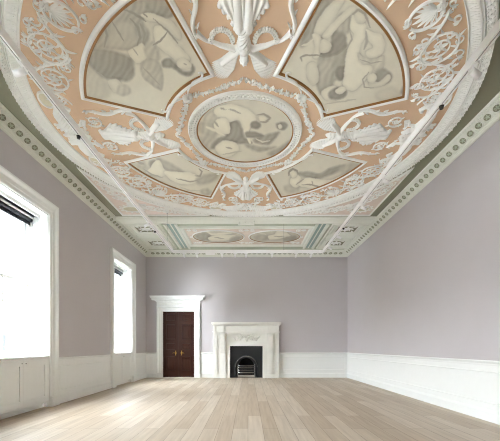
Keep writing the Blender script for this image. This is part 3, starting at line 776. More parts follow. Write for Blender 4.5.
STR = {
 'NL': [('P', [(84, 66), (95, 72), (106, 82), (108, 95), (95, 98), (80, 94)], .70, 3, .02),
        ('P', [(92, 32), (104, 15), (124, 1), (165, -3), (172, 12), (160, 18), (150, 12), (143, 20), (149, 31), (147, 45), (135, 49), (118, 48), (100, 47), (84, 47)], .56, 1.6, .05),
        ('P', [(112, 28), (120, 20), (130, 20), (137, 30), (138, 42), (128, 48), (114, 47), (107, 44)], .66, 1.6, .02),
        ('L', [(104, 22), (107, 34), (104, 46)], 1.4, .42), ('L', [(112, 20), (119, 32), (124, 40)], 1.0, .44), ('L', [(130, 17), (138, 26), (140, 36), (137, 44)], 1.3, .42), ('L', [(92, 34), (91, 46)], 1.0, .46), ('L', [(124, 8), (134, 12), (146, 20)], 1.4, .42),
        ('P', [(145, -4), (168, -4), (173, 15), (160, 14), (148, 8)], .50, 1.6, .04),
        ('P', [(82, 48), (98, 47), (115, 50), (130, 56), (134, 64), (134, 74), (128, 80), (118, 79), (104, 77), (95, 70), (85, 58)], .44, 1.6, .035),
        ('P', [(128, 50), (138, 44), (143, 42), (147, 52), (145, 60), (137, 62), (132, 57)], .88, .9, 0), ('L', [(133, 47), (138, 54)], .8, .55),
        ('P', [(144, 46), (152, 40), (158, 48), (160, 58), (150, 60), (146, 54)], .66, 1.4, .05),
        ('P', [(154, 26), (163, 24), (168, 30), (175, 40), (184, 50), (190, 57), (187, 62), (177, 60), (168, 53), (161, 48), (155, 40)], .88, 1.1, 0),
        ('P', [(140, 14), (147, 11), (156, 13), (165, 17), (173, 21), (181, 33), (179, 39), (170, 31), (160, 22), (150, 20)], .86, 1.0, 0),
        ('L', [(153, 17), (168, 30), (178, 42)], .9, .42), ('L', [(168, 30), (160, 40), (153, 44)], 1.1, .42), ('L', [(140, 22), (145, 32), (143, 42)], 1.4, .45), ('L', [(143, 12), (148, 16)], .8, .35),
        ('P', [(140, 64), (148, 58), (158, 60), (163, 72), (162, 89), (152, 84), (143, 76)], .62, 1.0, .035), ('L', [(143, 66), (152, 76), (160, 84)], .8, .5),
        ('P', [(162, 60), (170, 57), (177, 64), (181, 69), (190, 70), (192, 63), (195, 68), (190, 75), (181, 73), (173, 67), (164, 66)], .38, 1.2, .03),
        ('P', [(177, 60), (183, 57), (190, 61), (191, 66), (184, 68), (178, 66)], .84, .9, 0), ('L', [(184, 62), (187, 64)], .6, .5),
        ('P', [(108, 80), (117, 78), (122, 84), (120, 91), (113, 90)], .80, 1.3, 0), ('P', [(119, 84), (127, 84), (131, 91), (124, 95), (117, 92)], .66, 1.3, .04), ('L', [(96, 70), (104, 76)], 1, .5), ('L', [(112, 75), (115, 77)], 1.2, .35)],
 'NR': [('P', [(300, 44), (308, 20), (320, -4), (334, -4), (323, 12), (316, 28), (308, 42)], .50, 2, .04),
        ('P', [(318, 58), (330, 52), (346, 42), (350, 54), (348, 66), (342, 79), (335, 80), (331, 92), (320, 93), (316, 80), (320, 68)], .50, 1.3, .03),
        ('P', [(318, 60), (331, 58), (334, 72), (328, 86), (321, 90), (318, 76)], .58, 1.3, .04),
        ('P', [(338, 66), (348, 66), (342, 79), (336, 74)], .34, 1.1, 0),
        ('P', [(334, 26), (345, 32), (346, 44), (337, 53), (322, 56), (317, 51), (330, 49), (331, 38)], .38, 1.2, .02),
        ('P', [(340, 12), (350, 14), (350, 30), (342, 32), (335, 26)], .60, 1.5, .04),
        ('P', [(326, 7), (338, -3), (345, -2), (336, 14), (331, 28), (322, 36), (314, 33), (316, 22)], .82, 1.0, 0),
        ('P', [(322, 34), (334, 20), (350, 6), (356, 8), (342, 22), (328, 37)], .84, .9, 0),
        ('P', [(312, 33), (320, 34), (322, 44), (319, 56), (313, 56), (315, 45)], .84, .9, 0), ('P', [(322, 38), (331, 42), (329, 50), (320, 51)], .80, .9, 0), ('L', [(302, 44), (308, 43), (313, 38)], 1.3, .80),
        ('L', [(302, 60), (301, 56), (306, 54), (322, 54)], 1.1, .40), ('L', [(304, 34), (309, 30)], 2.0, .42),
        ('P', [(353, 13), (360, 18), (366, 24), (365, 36), (360, 46), (361, 56), (372, 62), (371, 72), (361, 84), (352, 90), (343, 84), (344, 74), (345, 60), (348, 46), (354, 34), (350, 26)], .90, 1.0, 0),
        ('P', [(366, 28), (374, 31), (382, 34), (385, 44), (382, 53), (374, 58), (367, 55), (366, 50), (373, 46), (368, 38)], .88, .9, 0),
        ('P', [(355, 12), (362, 11), (367, 17), (363, 22), (356, 20)], .82, .9, 0), ('L', [(353, 13), (358, 8), (365, 12), (370, 26)], 1.4, .46), ('L', [(366, 30), (367, 40), (364, 48)], 1.5, .52), ('L', [(350, 30), (352, 38), (346, 48)], .9, .5),
        ('P', [(358, 52), (366, 57), (376, 57), (384, 55), (383, 66), (376, 70), (371, 64), (361, 62)], .74, .9, .03), ('L', [(360, 58), (370, 62), (382, 60)], .7, .5),
        ('P', [(374, 74), (383, 67), (392, 74), (388, 82), (377, 82)], .46, 1.3, .02), ('P', [(369, 81), (380, 80), (388, 73), (391, 77), (384, 84), (372, 86)], .82, .9, 0), ('P', [(368, 74), (374, 72), (377, 77), (373, 82), (368, 80)], .86, .9, 0),
        ('L', [(369, 71), (363, 78), (364, 86), (374, 87)], .8, .48),
        ('P', [(321, 92), (326, 87), (336, 85), (338, 98), (326, 99)], .84, 1.0, 0), ('P', [(329, 91), (338, 86), (347, 90), (343, 97), (331, 98)], .40, 1.0, .02), ('P', [(336, 88), (343, 85), (346, 89), (341, 93), (336, 92)], .86, .8, 0),
        ('P', [(308, 63), (316, 62), (319, 78), (313, 84), (307, 75)], .80, 1.0, 0), ('P', [(400, 93), (404, 85), (410, 92)], .48, 1.4, 0), ('L', [(325, 103), (345, 100), (356, 98)], .9, .62), ('P', [(376, 92), (392, 86), (400, 96), (380, 100)], .74, 4, 0)],
 'MED': [('P', [(198, 122), (216, 122), (220, 130), (212, 136), (201, 132)], .60, 2, .05), ('P', [(201, 137), (216, 135), (212, 147), (206, 149)], .60, 2, .05), ('P', [(206, 112), (214, 110), (216, 120), (204, 120)], .72, 2, .04),
         ('P', [(230, 121), (237, 120), (242, 127), (244, 136), (252, 142), (240, 143), (228, 141), (218, 147), (211, 147), (217, 138), (226, 134)], .42, 1.1, .03),
         ('P', [(216, 106), (228, 103), (240, 105), (252, 111), (256, 119), (250, 128), (246, 137), (242, 125), (238, 119), (230, 121), (222, 118), (214, 112)], .92, 1.0, 0),
         ('P', [(216, 119), (225, 117), (230, 124), (230, 132), (224, 133), (214, 127)], .92, .8, 0), ('L', [(206, 126), (216, 130), (224, 134)], 1.5, .86), ('L', [(214, 120), (219, 126)], 1, .5),
         ('L', [(220, 107), (226, 109)], .9, .5), ('L', [(229, 108), (235, 110), (241, 113)], .9, .52), ('L', [(250, 118), (246, 130), (250, 142)], 2.2, .90),
         ('P', [(259, 116), (264, 115), (267, 118), (264, 121), (260, 120)], .88, .7, 0), ('L', [(257, 114), (264, 113), (270, 117), (266, 121), (260, 121)], 1.2, .40),
         ('P', [(251, 122), (256, 120), (261, 124), (258, 128), (252, 127)], .34, .9, .02), ('P', [(276, 123), (283, 121), (288, 124), (284, 129), (278, 128)], .44, .9, .02), ('P', [(278, 124), (281, 123), (282, 127), (279, 128)], .86, .6, 0),
         ('P', [(246, 131), (256, 131), (263, 134), (262, 136), (250, 137), (246, 136)], .38, .9, 0), ('P', [(254, 138), (266, 134), (280, 131), (274, 139), (268, 144), (256, 142)], .44, 1.2, .04), ('P', [(268, 152), (280, 146), (291, 139), (285, 150), (272, 155)], .50, 1.6, .03),
         ('P', [(246, 143), (262, 146), (276, 146), (260, 151), (248, 147)], .50, 1.4, .03), ('L', [(256, 138), (262, 141), (270, 140)], .8, .8),
         ('P', [(215, 147), (223, 140), (234, 141), (239, 148), (232, 155), (222, 156)], .88, 1.0, 0), ('L', [(226, 146), (232, 148)], .8, .5), ('L', [(222, 154), (232, 152), (242, 150)], .8, .6)],
 'FL': [('P', [(128, 160), (140, 158), (148, 166), (142, 168)], .70, 1.8, .03), ('P', [(157, 157), (168, 161), (180, 168), (184, 172), (172, 171), (161, 166)], .60, 1.4, .02), ('P', [(149, 162), (154, 159), (157, 165), (152, 168)], .48, 1.2, 0),
        ('P', [(155, 160), (160, 160), (164, 168), (168, 171), (164, 175), (156, 176), (146, 172), (150, 167)], .92, .9, 0), ('L', [(143, 168), (152, 174), (163, 177)], .8, .55), ('L', [(138, 162), (144, 163)], 1.2, .5),
        ('P', [(164, 171), (175, 171), (190, 172), (199, 176), (198, 181), (186, 184), (172, 180)], .92, .9, 0), ('L', [(176, 178), (190, 181), (200, 180)], .8, .45), ('P', [(197, 177), (217, 172), (216, 179), (200, 184)], .55, 1.8, .02),
        ('L', [(195, 175), (200, 175), (202, 171), (199, 168)], 1.0, .42), ('P', [(200, 190), (208, 188), (212, 192), (205, 195)], .62, 1.2, .05), ('L', [(180, 186), (190, 190), (200, 190)], .8, .66)],
 'FR': [('P', [(284, 186), (294, 184), (299, 190), (288, 192)], .66, 1.8, .03), ('P', [(298, 172), (310, 171), (320, 173), (331, 167), (345, 164), (338, 171), (318, 178), (306, 177)], .50, 1.2, .02),
        ('P', [(291, 177), (298, 174), (302, 181), (297, 187), (290, 183)], .92, .9, 0), ('P', [(298, 184), (306, 177), (318, 178), (330, 179), (346, 173), (342, 183), (322, 189), (306, 187)], .92, .9, 0), ('L', [(302, 184), (312, 184), (320, 187), (331, 187)], .9, .46),
        ('L', [(312, 180), (313, 184)], .6, .55), ('P', [(290, 171), (295, 171), (297, 175), (292, 177)], .90, .7, 0), ('L', [(289, 175), (289, 171), (293, 168), (297, 170), (298, 173)], 1.1, .38), ('P', [(340, 168), (352, 162), (358, 166), (346, 173)], .68, 1.8, .03), ('L', [(296, 184), (304, 178)], .7, .5)],
 'O1': [('P', [(196, 235), (206, 232), (212, 238), (202, 241)], .46, 1.5, .03), ('P', [(208, 237), (220, 234), (236, 235), (229, 240), (214, 241)], .86, .8, 0), ('L', [(206, 231), (212, 234), (224, 233), (234, 232)], 1.0, .82), ('P', [(232, 237), (241, 236), (238, 240), (230, 241)], .50, 1.2, 0), ('L', [(214, 237), (224, 238)], .5, .5)],
 'O2': [('P', [(254, 236), (264, 234), (268, 239), (258, 240)], .56, 1.5, .03), ('P', [(268, 235), (274, 234), (277, 230), (283, 231), (291, 235), (281, 238), (270, 239)], .88, .8, 0), ('P', [(284, 238), (295, 235), (296, 240), (286, 241)], .46, 1.3, .02), ('L', [(258, 232), (266, 234)], .9, .76), ('L', [(274, 236), (284, 236)], .5, .5)],
}
FRAME_W = [(0.0, 0.0), (0.0, 0.016), (0.008, 0.020), (0.015, 0.029), (0.030, 0.031), (0.038, 0.024), (0.048, 0.014), (0.052, -0.004)]
FRAME_G = [(-0.030, -0.004), (-0.028, 0.010), (-0.018, 0.016), (-0.008, 0.013), (0.001, 0.018), (0.001, -0.002)]
def sector_outline(r0, r1, a0, a1, n=40):
    o = [(r1 * math.cos(a), r1 * math.sin(a)) for a in np.linspace(a0, a1, n)]
    i = [(r0 * math.cos(a), r0 * math.sin(a)) for a in np.linspace(a1, a0, n // 2)]
    return o + i
def sector_painting(key, q, label, seed):
    a0, a1 = q * PI / 2 + math.radians(20.0), q * PI / 2 + math.radians(70.0)
    r0, r1 = 1.20, 2.235
    am = (a0 + a1) / 2; ox, oy = CX + 1.7 * math.cos(am), CY + 1.7 * math.sin(am)
    root = empty('ceiling_painting', (ox, oy, ZP)); tag(root, label, 'painting', 'painted panels in the great ceiling circle')
    A, R = np.meshgrid(np.linspace(a0, a1, 230), np.linspace(r0, r1, 180), indexing='ij')
    canvas((CX + R * np.cos(A), CY + R * np.sin(A)), None, STR[key], root, (ox, oy), .80, seed)
    pts = [(x + CX - ox, y + CY - oy) for x, y in sector_outline(r0, r1, a0, a1)]
    mb = MB(); mb.frame(pts, FRAME_G); mb.build('gilt_slip', M['gilt'], root)
    mb = MB(); mb.frame(pts, FRAME_W); mb.build('plaster_frame', M['plaster'], root)
sector_painting('NL', 2, 'large fan-shaped grey ceiling painting at upper left with heavy drapery in its outer half', 3)
sector_painting('NR', 3, 'large fan-shaped grey ceiling painting at upper right, pale bodies against a dark cloak', 4)
sector_painting('FL', 1, 'smaller looking fan-shaped grey ceiling painting at far left, toward the door wall', 5)
sector_painting('FR', 0, 'fan-shaped grey ceiling painting at far right, reclining figure with dark hair', 6)
def oval_painting(key, cx, cy, rx, ry, label, seed, base, group=None, fw=None, name='ceiling_painting'):
    root = empty(name, (cx, cy, ZP)); tag(root, label, 'painting', group)
    A, R = np.meshgrid(np.linspace(0, 2 * PI, 181), np.linspace(0.0, 1, 90), indexing='ij')
    canvas((cx + rx * R * np.cos(A), cy + ry * R * np.sin(A)), None, STR[key], root, (cx, cy), base, seed)
    pts = [(rx * math.cos(a), ry * math.sin(a)) for a in np.linspace(0, 2 * PI, 97)[:-1]]
    mb = MB(); mb.frame(pts, [(-0.012, -0.004), (-0.010, 0.012), (0.0, 0.018), (0.008, 0.016), (0.010, -0.004)]); mb.build('gilt_slip', M['gilt'], root)
    if fw:
        mb = MB(); mb.frame(pts, fw); mb.build('plaster_frame', M['plaster'], root)
oval_painting('MED', CX, CY, 0.735, 0.735, 'round grey painting in the middle of the ceiling inside a white ring', 7, .78)

# ---- heightfield relief helper
def relief(name, fn, x0, x1, y0, y1, res, m, parent=None):
    nx, ny = int((x1 - x0) / res) + 1, int((y1 - y0) / res) + 1
    X, Y = np.meshgrid(np.linspace(x0, x1, nx), np.linspace(y0, y1, ny), indexing='ij')
    H = fn(X, Y); idx = -np.ones((nx, ny), int); P = H > 0.001
    cell = P[:-1, :-1] | P[1:, :-1] | P[:-1, 1:] | P[1:, 1:]
    use = np.zeros((nx, ny), bool); use[:-1, :-1] |= cell; use[1:, :-1] |= cell; use[:-1, 1:] |= cell; use[1:, 1:] |= cell
    idx[use] = np.arange(use.sum())
    Z = np.where(P, -H, 0.003)
    V = np.stack([X[use], Y[use], Z[use]], 1).tolist()
    F = [(idx[i, j], idx[i, j + 1], idx[i + 1, j + 1], idx[i + 1, j]) for i, j in zip(*np.nonzero(cell))]
    mb = MB(); mb.v = [tuple(v) for v in V]; mb.f = [tuple(int(a) for a in f) for f in F]
    return mb.build(name, m, parent, True)
def cap(X, Y, pts, hs=1.0, p=0.6):
    """rounded height of a tapering polyline; pts (x,y,r)"""
    best = np.zeros(X.shape)
    for k in range(max(1, len(pts) - 1)):
        x0, y0, r0 = pts[k]; x1, y1, r1 = pts[min(k + 1, len(pts) - 1)]
        dx, dy = x1 - x0, y1 - y0; t = np.clip(((X - x0) * dx + (Y - y0) * dy) / (dx * dx + dy * dy + 1e-12), 0, 1)
        r = r0 + (r1 - r0) * t; q = np.hypot(X - x0 - t * dx, Y - y0 - t * dy) / r
        best = np.maximum(best, hs * r * np.clip(1 - q * q, 0, 1) ** p)
    return best
def both(f): return lambda X, Y: np.maximum(f(X, Y), f(-X, Y))

def fig_body(X, Y):
    A = np.abs(X); h = cap(X, Y, [(0, -.348, .048), (0, -.378, .046)], 1.5)                       # head
    h = np.maximum(h, cap(X, Y, [(0, -.40, .052), (0, -.425, .03)], 1.2) * (1 + .25 * np.sin(X * 190)))  # hair
    h = np.maximum(h, cap(X, Y, [(0, -.31, .03), (0, -.26, .035)], 1.2))                          # neck
    h = np.maximum(h, cap(A, Y, [(.0, -.23, .055), (.075, -.235, .04)], 1.1))                      # shoulders
    h = np.maximum(h, cap(X, Y, [(0, -.22, .088), (0, -.10, .056), (0, -.01, .080)], 1.0) * (1 + .12 * np.sin((X * .8 + Y) * 150) * (Y > -.17)))         # torso
    h = np.maximum(h, cap(A, Y, [(.035, -.19, .035)], 2.2))
    h = np.maximum(h, cap(A, Y, [(.10, -.24, .034), (.19, -.215, .030), (.25, -.20, .026), (.33, -.165, .021), (.37, -.15, .022)], 1.3))  # arms
    h = np.maximum(h, cap(A, Y, [(.04, .0, .065), (.055, .16, .058), (.06, .30, .045), (.055, .44, .032), (.075, .50, .028)], 1.15))        # legs
    # face
    h = h - .012 * np.exp(-(((A - .018) / .008) ** 2 + ((Y + .36) / .007) ** 2)) + .014 * np.exp(-((X / .007) ** 2 + ((Y + .348) / .014) ** 2)) - .008 * np.exp(-((X / .014) ** 2 + ((Y + .325) / .005) ** 2))
    return h
def fig_skirt(X, Y):
    A = np.abs(X); t = np.clip((Y + .03) / .50, 0, 1)
    wdt = .08 + .21 * np.sin(np.clip(t * 1.25, 0, 1) * PI) ** .8 * (t < .85) + .06
    wdt = np.where(Y < -.03, 0, .085 + .15 * np.exp(-((Y - .24) / .14) ** 2) + .035 * np.sin(Y * 34 + A * 30) ** 2)
    base = .034 * np.clip(1 - (A / np.maximum(wdt, 1e-6)) ** 2, 0, 1) ** .45 * (Y > -.03) * (1 - sm(.46, .56, Y))
    ang = np.arctan2(A, Y + .12)
    return np.where(base > .004, base * (1 + .42 * np.sin(ang * 40 + 9 * Y)) + .004, 0)
def fig_wing(X, Y):
    h = np.zeros(X.shape)
    # fan of feathers from shoulder to tips
    for k in range(13):
        t = k / 12; L = .28 + .14 * math.sin(t * 2.4)
        a = math.radians(-40 - 34 * t)
        x0, y0 = .07 + .06 * (1 - t), -.27 - .02 * t
        pts = [(x0, y0, .012), (x0 + L * .6 * math.cos(a), y0 + L * .6 * math.sin(a), .015), (x0 + L * math.cos(a + .12), y0 + L * math.sin(a + .12), .005)]
        h = np.maximum(h, cap(X, Y, pts, 1.25) * (1 + .12 * np.sin((X * math.cos(a) + Y * math.sin(a)) * 150)))
    return np.maximum(h, cap(X, Y, [(.06, -.25, .04), (.16, -.33, .04), (.25, -.42, .03)], 1.5))
def make_figure():
    root = empty('plaster_figure', (0, 0, ZP))
    relief('body', fig_body, -.42, .42, -.47, .55, .0065, M['plaster'], root)
    relief('skirt', fig_skirt, -.36, .36, -.05, .58, .0065, M['plaster'], root)
    for sg in (-1, 1):
        relief('wing', lambda X, Y, s=sg: fig_wing(s * X, Y), min(0, sg * .5), max(0, sg * .5), -.75, -.18, .0065, M['plaster'], root)
        t = MB()
        xs = [sg * (.37 + .13 * q ** .7) for q in np.linspace(0, 1, 16)]; ys = [-.16 + .12 * q for q in np.linspace(0, 1, 16)]
        t.vine(list(zip(xs, ys)), lambda q: .014 + .016 * q, 1.2)
        t.vine([(sg * (.50 - .03 * q + .03 * math.sin(q * 9)), -.12 + .70 * q) for q in np.linspace(0, 1, 18)], lambda q: .020 * math.sin(PI * min(1, q * .9 + .12)) ** .8 + .005, 1.0)
        for k in range(5):
            y = -.02 + k * .13; 
            for s2 in (-1, 1): t.leaf(sg * .49 + s2 * .006, y, PI / 2 - s2 * .3, .08 * (1 - k * .08), .022, .024, -s2 * .2)
        t.build('torch', M['plaster'], root)
        g = MB()
        for k in range(15):       # leafy loop between hand and hip
            a = PI * k / 14; x = sg * (.235 + .115 * math.cos(a)); y = -.15 + .13 * math.sin(a) * 1.0
            g.flower(x, y, .030, .035, 5, k)
        g.build('garland', M['plaster'], root)
    return root
CARD = [(-PI / 2, 'white plaster winged figure at the top of the picture between the two large paintings'),
        (PI, 'white plaster winged figure lying sideways on the left side of the ceiling circle'),
        (0, 'white plaster winged figure lying sideways on the right side of the ceiling circle'),
        (PI / 2, 'white plaster winged figure just beyond the round centre painting, toward the fireplace wall')]
fig0 = make_figure()
for k, (a, lab) in enumerate(CARD):
    o = fig0 if k == 0 else copy_tree(fig0)
    o.location = (CX + 1.70 * math.cos(a), CY + 1.70 * math.sin(a), ZP); o.rotation_euler = (0, 0, a - PI / 2)
    tag(o, lab, 'plaster relief', 'winged figures on the ceiling')

# ---- sea-beast pairs and cameos at the circle's edge (x tangential, y radial, origin r=2.58)
def beast(X, Y):
    h = cap(X, Y, [(.09, -.10, .045), (.15, -.03, .075), (.27, .03, .095), (.42, .04, .075), (.55, -.02, .05), (.60, -.10, .035), (.54, -.16, .028), (.48, -.12, .022)], 1.0)
    h = np.maximum(h, cap(X, Y, [(.10, -.12, .05), (.04, -.16, .03)], 1.2))
    for k in range(5):
        a = math.radians(80 + 22 * k); h = np.maximum(h, cap(X, Y, [(.20, .04, .03), (.20 + .17 * math.cos(a), .04 + .17 * math.sin(a), .018)], 1.3))
    h = np.maximum(h, cap(X, Y, [(.20, -.05, .03), (.22, -.17, .022), (.28, -.20, .02)], 1.2))
    return 1.0 * h * (1 + .10 * np.sin(X * 120 + Y * 60))
def rim_group():
    root = empty('plaster_crest', (0, 0, ZP))
    for sg in (-1, 1):
        relief('beast', lambda X, Y, s=sg: beast(s * X, Y), min(0, sg * .68), max(0, sg * .68), -.26, .26, .009, M['plaster'], root)
    c = MB()
    c.flower(0, .02, .07, .04, 8); c.leaf(0, .06, PI / 2, .16, .09, .04); c.leaf(0, -.02, -PI / 2, .16, .07, .04)
    for s in (-1, 1):
        c.leaf(0, .05, PI / 2 - s * .7, .14, .06, .04); c.vine([(s * .10 * math.sin(t), -.02 - .10 * (1 - math.cos(t))) for t in np.linspace(0, 2.6, 14)], .012, 1.3)
    c.build('rosette', M['plaster'], root)
    return root
crest0 = rim_group()
CREST = ['pair of white plaster sea beasts at the near rim of the ceiling circle', 'pair of white plaster sea beasts at the left rim of the ceiling circle',
         'pair of white plaster sea beasts at the right rim of the ceiling circle', 'pair of white plaster sea beasts at the far rim of the ceiling circle']
for k, (a, _) in enumerate(CARD):
    o = crest0 if k == 0 else copy_tree(crest0)
    o.location = (CX + 2.60 * math.cos(a), CY + 2.60 * math.sin(a), ZP); o.rotation_euler = (0, 0, a - PI / 2)
    tag(o, CREST[k], 'plaster relief', 'sea beast crests on the ceiling rim')

# ---- scrolling foliage
def spiral(mb, cx, cy, R, a0, sgn, turns=1.6, wd=.012, leaves=12, centre=.25):
    n = 34; pts = []
    for i in range(n):
        t = i / (n - 1); r = R * (1 - .72 * t); a = a0 + sgn * turns * 2 * PI * t
        pts.append((cx + r * math.cos(a), cy + r * math.sin(a)))
    mb.vine(pts, lambda t: wd * (1.15 - .55 * t), 1.2)
    for k in range(leaves):
        i = int(1 + k * (n - 10) / leaves); p, q = pts[i], pts[i + 1]; d = math.atan2(q[1] - p[1], q[0] - p[0])
        s = 1 if k % 2 else -1
        mb.leaf(p[0], p[1], d + s * .40, R * random.uniform(.26, .42), R * .12, .020, s * .9)
    mb.flower(cx, cy, R * centre, .035, 6, a0)
    return pts
def frieze_mesh():
    """rinceau for one quarter, local polar frame: quarter centred on +y, origin at circle centre shifted to r=2.58"""
    mb = MB()
    rm = 2.585
    P = lambda a, r: (r * math.sin(a), r * math.cos(a) - rm)
    degs = [-24.5, -12.5, 12.5, 24.5]
    for s in (-1, 1):
        for d, R, hand in ((10.6, .225, 1), (20.6, .20, -1), (28.4, .12, 1)):
            a = math.radians(d * s); x, y = P(a, rm + (.02 if hand > 0 else -.02))
            spiral(mb, x, y, R, (PI / 2 - a) + (PI if hand > 0 else 0) , hand * s, 1.9, .0115, 15, .2)
            [mb.leaf(x, y, j * 1.05 + d, R * .34, R * .16, .03, .5) for j in range(6)]
        # main wavy stem
        pts = [P(math.radians(s * q), rm + .17 * math.cos((q - 1) / 10 * PI)) for q in np.linspace(2, 30, 60)]
        mb.vine(pts, lambda t: .015 * (1 - .4 * t), 1.2)
        for k in range(2, 56, 3):
            p, q = pts[k], pts[k + 1]; d = math.atan2(q[1] - p[1], q[0] - p[0]); z = 1 if k % 2 else -1
            mb.leaf(p[0], p[1], d + z * .35, .10, .028, .022, z * .8)
            if k % 4 == 0: mb.leaf(p[0], p[1], d - z * .5, .07, .022, .02, -z * .8)
    rnd = random.Random(5)
    for k in range(34):
        a = math.radians(-30 + 60 * (k + rnd.random()) / 44); r0 = rm + rnd.choice((-1, 1)) * rnd.uniform(.10, .22)
        x, y = P(a, r0); th = rnd.uniform(0, 6.28); rr = rnd.uniform(.035, .065); sg = rnd.choice((-1, 1))
        mb.vine([(x + rr * (1 - t * .75) * math.cos(th + sg * 5 * t), y + rr * (1 - t * .75) * math.sin(th + sg * 5 * t)) for t in np.linspace(0, 1, 14)], lambda t: .007 + .003 * t, 1.3, 4)
        for j in range(3): mb.leaf(x + rr * math.cos(th), y + rr * math.sin(th), th - sg * (1.2 + .5 * j), .055, .018, .02, .4)
    # palmette in the middle
    for j in range(-4, 5): mb.leaf(0, .08, -PI / 2 + j * .30, .23 - abs(j) * .018, .028, .028)
    for s in (-1, 1):
        mb.vine([(s * .14 * math.sin(t), -.02 + .16 * math.cos(t)) for t in np.linspace(.3, 3.0, 22)], .013, 1.3)
    mb.flower(0, .12, .05, .045, 7)
    return mb
fm = frieze_mesh()
FRI = [(5 * PI / 4, 'band of scrolling white foliage outside the upper left fan painting'), (7 * PI / 4, 'band of scrolling white foliage outside the upper right fan painting'),
       (3 * PI / 4, 'band of scrolling white foliage outside the far left fan painting'), (PI / 4, 'band of scrolling white foliage outside the far right fan painting')]
f0 = None
for a, lab in FRI:
    if f0 is None: o = f0 = fm.build('plaster_scroll', M['plaster'], None, False)
    else: o = f0.copy(); COL.objects.link(o)
    o.location = (CX + 2.585 * math.cos(a), CY + 2.585 * math.sin(a), ZP); o.rotation_euler = (0, 0, a - PI / 2)
    tag(o, lab, 'plaster relief', 'foliage bands on the ceiling')
# small scroll clusters between figures and paintings (at the skirts) and cameo ovals at the rim
sc0 = None
for a, _ in CARD:
    for s in (-1, 1):
        if sc0 is None:
            mb = MB()
            spiral(mb, 0, 0, .12, 2.0, 1, 1.5, .011, 9); mb.vine([(.02 - .2 * t, .12 + .10 * t) for t in np.linspace(0, 1, 10)], .010, 1.2)
            for k in range(6): mb.leaf(-.02 * k, .12 + .02 * k, 1.2 + k * .5, .08, .03, .025)
            o = sc0 = mb.build('plaster_curl', M['plaster'])
        else: o = sc0.copy(); COL.objects.link(o)
        rr, off = 2.20, .30
        o.location = (CX + rr * math.cos(a) - s * off * math.sin(a), CY + rr * math.sin(a) + s * off * math.cos(a), ZP)
        o.rotation_euler = (0, 0, a - PI / 2); 
        if s > 0: o.scale = (-1, 1, 1)
        side = {(-PI / 2): 'nearest', PI: 'left', 0: 'right', PI / 2: 'far'}[a]
        wh = {(-PI / 2): ('right', 'left'), (PI / 2): ('left', 'right'), PI: ('near', 'far'), 0: ('far', 'near')}[a][0 if s > 0 else 1]
        tag(o, 'small white leaf curl at the feet of the %s winged figure, %s side' % (side, wh), 'plaster relief', 'leaf curls at the figures')
cam0 = None
for a, _ in CARD:
    for s in (-1, 1):
        aa = a + s * math.radians(15.2)
        if cam0 is None:
            root = empty('plaster_cameo', (0, 0, ZP)); pts = [(.125 * math.cos(t), .075 * math.sin(t)) for t in np.linspace(0, 2 * PI, 41)[:-1]]
            c = MB(); c.add([(x, y, -.006) for x, y in pts], [tuple(range(40))[::-1]]); c.build('medallion', M['cameo'], root)
            c = MB(); c.frame(pts, [(0, -.003), (0.002, .02), (.012, .026), (.022, .018), (.026, -.003)]); c.build('rim', M['plaster'], root)
            cam0 = o = root
        else: o = copy_tree(cam0)
        o.location = (CX + 2.735 * math.cos(aa), CY + 2.735 * math.sin(aa), ZP - .001); o.rotation_euler = (0, 0, aa - PI / 2)
        side = {(-PI / 2): 'near', PI: 'left', 0: 'right', PI / 2: 'far'}[a]
        wh = {(-PI / 2): ('right', 'left'), (PI / 2): ('left', 'right'), PI: ('near', 'far'), 0: ('far', 'near')}[a][0 if s > 0 else 1]
        tag(o, 'small oval plaster cameo on the %s rim, %s end of the sea beasts' % (side, wh), 'plaster cameo', 'oval cameos on the ceiling rim')

# ---- leafy swags round the centre medallion, with a shell on each diagonal
def swag_mesh():
    mb = MB(); rm = 1.02; rnd = random.Random(3)
    for s in (-1, 1):
        for k in range(30):
            a = math.radians(s * (3 + k * 1.42)); r = 1.035 - .075 * math.sin((k / 29) * PI)
            x, y = r * math.sin(a), r * math.cos(a) - rm
            for j in range(3):
                mb.leaf(x + rnd.uniform(-.015, .015), y + rnd.uniform(-.015, .015), rnd.uniform(0, 6.28), .045, .018, .022)
            if k % 3 == 0: mb.knob(x, y, .018, .035, 7)
    for j in range(-3, 4): mb.leaf(0, .01, PI / 2 + j * .36, .10, .036, .045)
    mb.knob(0, .0, .03, .05)
    for s in (-1, 1):       # horns that follow the inner edge of the painting
        pts = [(s * (.05 + .33 * t), .075 + .10 * t - .06 * t * t + .03 * math.sin(t * PI)) for t in np.linspace(0, 1, 18)]
        pts += [(s * (.38 + .07 * math.sin(t)), .115 - .035 * (1 - math.cos(t)) * -1) for t in np.linspace(.3, 2.6, 8)]
        mb.vine(pts, lambda t: .008 + .012 * math.sin(PI * t), 1.2)
    return mb
s0 = None
SW = [(5 * PI / 4, 'white leaf garland between the round centre painting and upper left fan painting'), (7 * PI / 4, 'white leaf garland between the round centre painting and upper right fan painting'),
      (3 * PI / 4, 'white leaf garland between the round centre painting and far left fan painting'), (PI / 4, 'white leaf garland between the round centre painting and far right fan painting')]
for a, lab in SW:
    if s0 is None: o = s0 = swag_mesh().build('plaster_garland', M['plaster'])
    else: o = s0.copy(); COL.objects.link(o)
    o.location = (CX + 1.02 * math.cos(a), CY + 1.02 * math.sin(a), ZP); o.rotation_euler = (0, 0, a - PI / 2)
    tag(o, lab, 'plaster garland', 'garlands round the ceiling medallion')

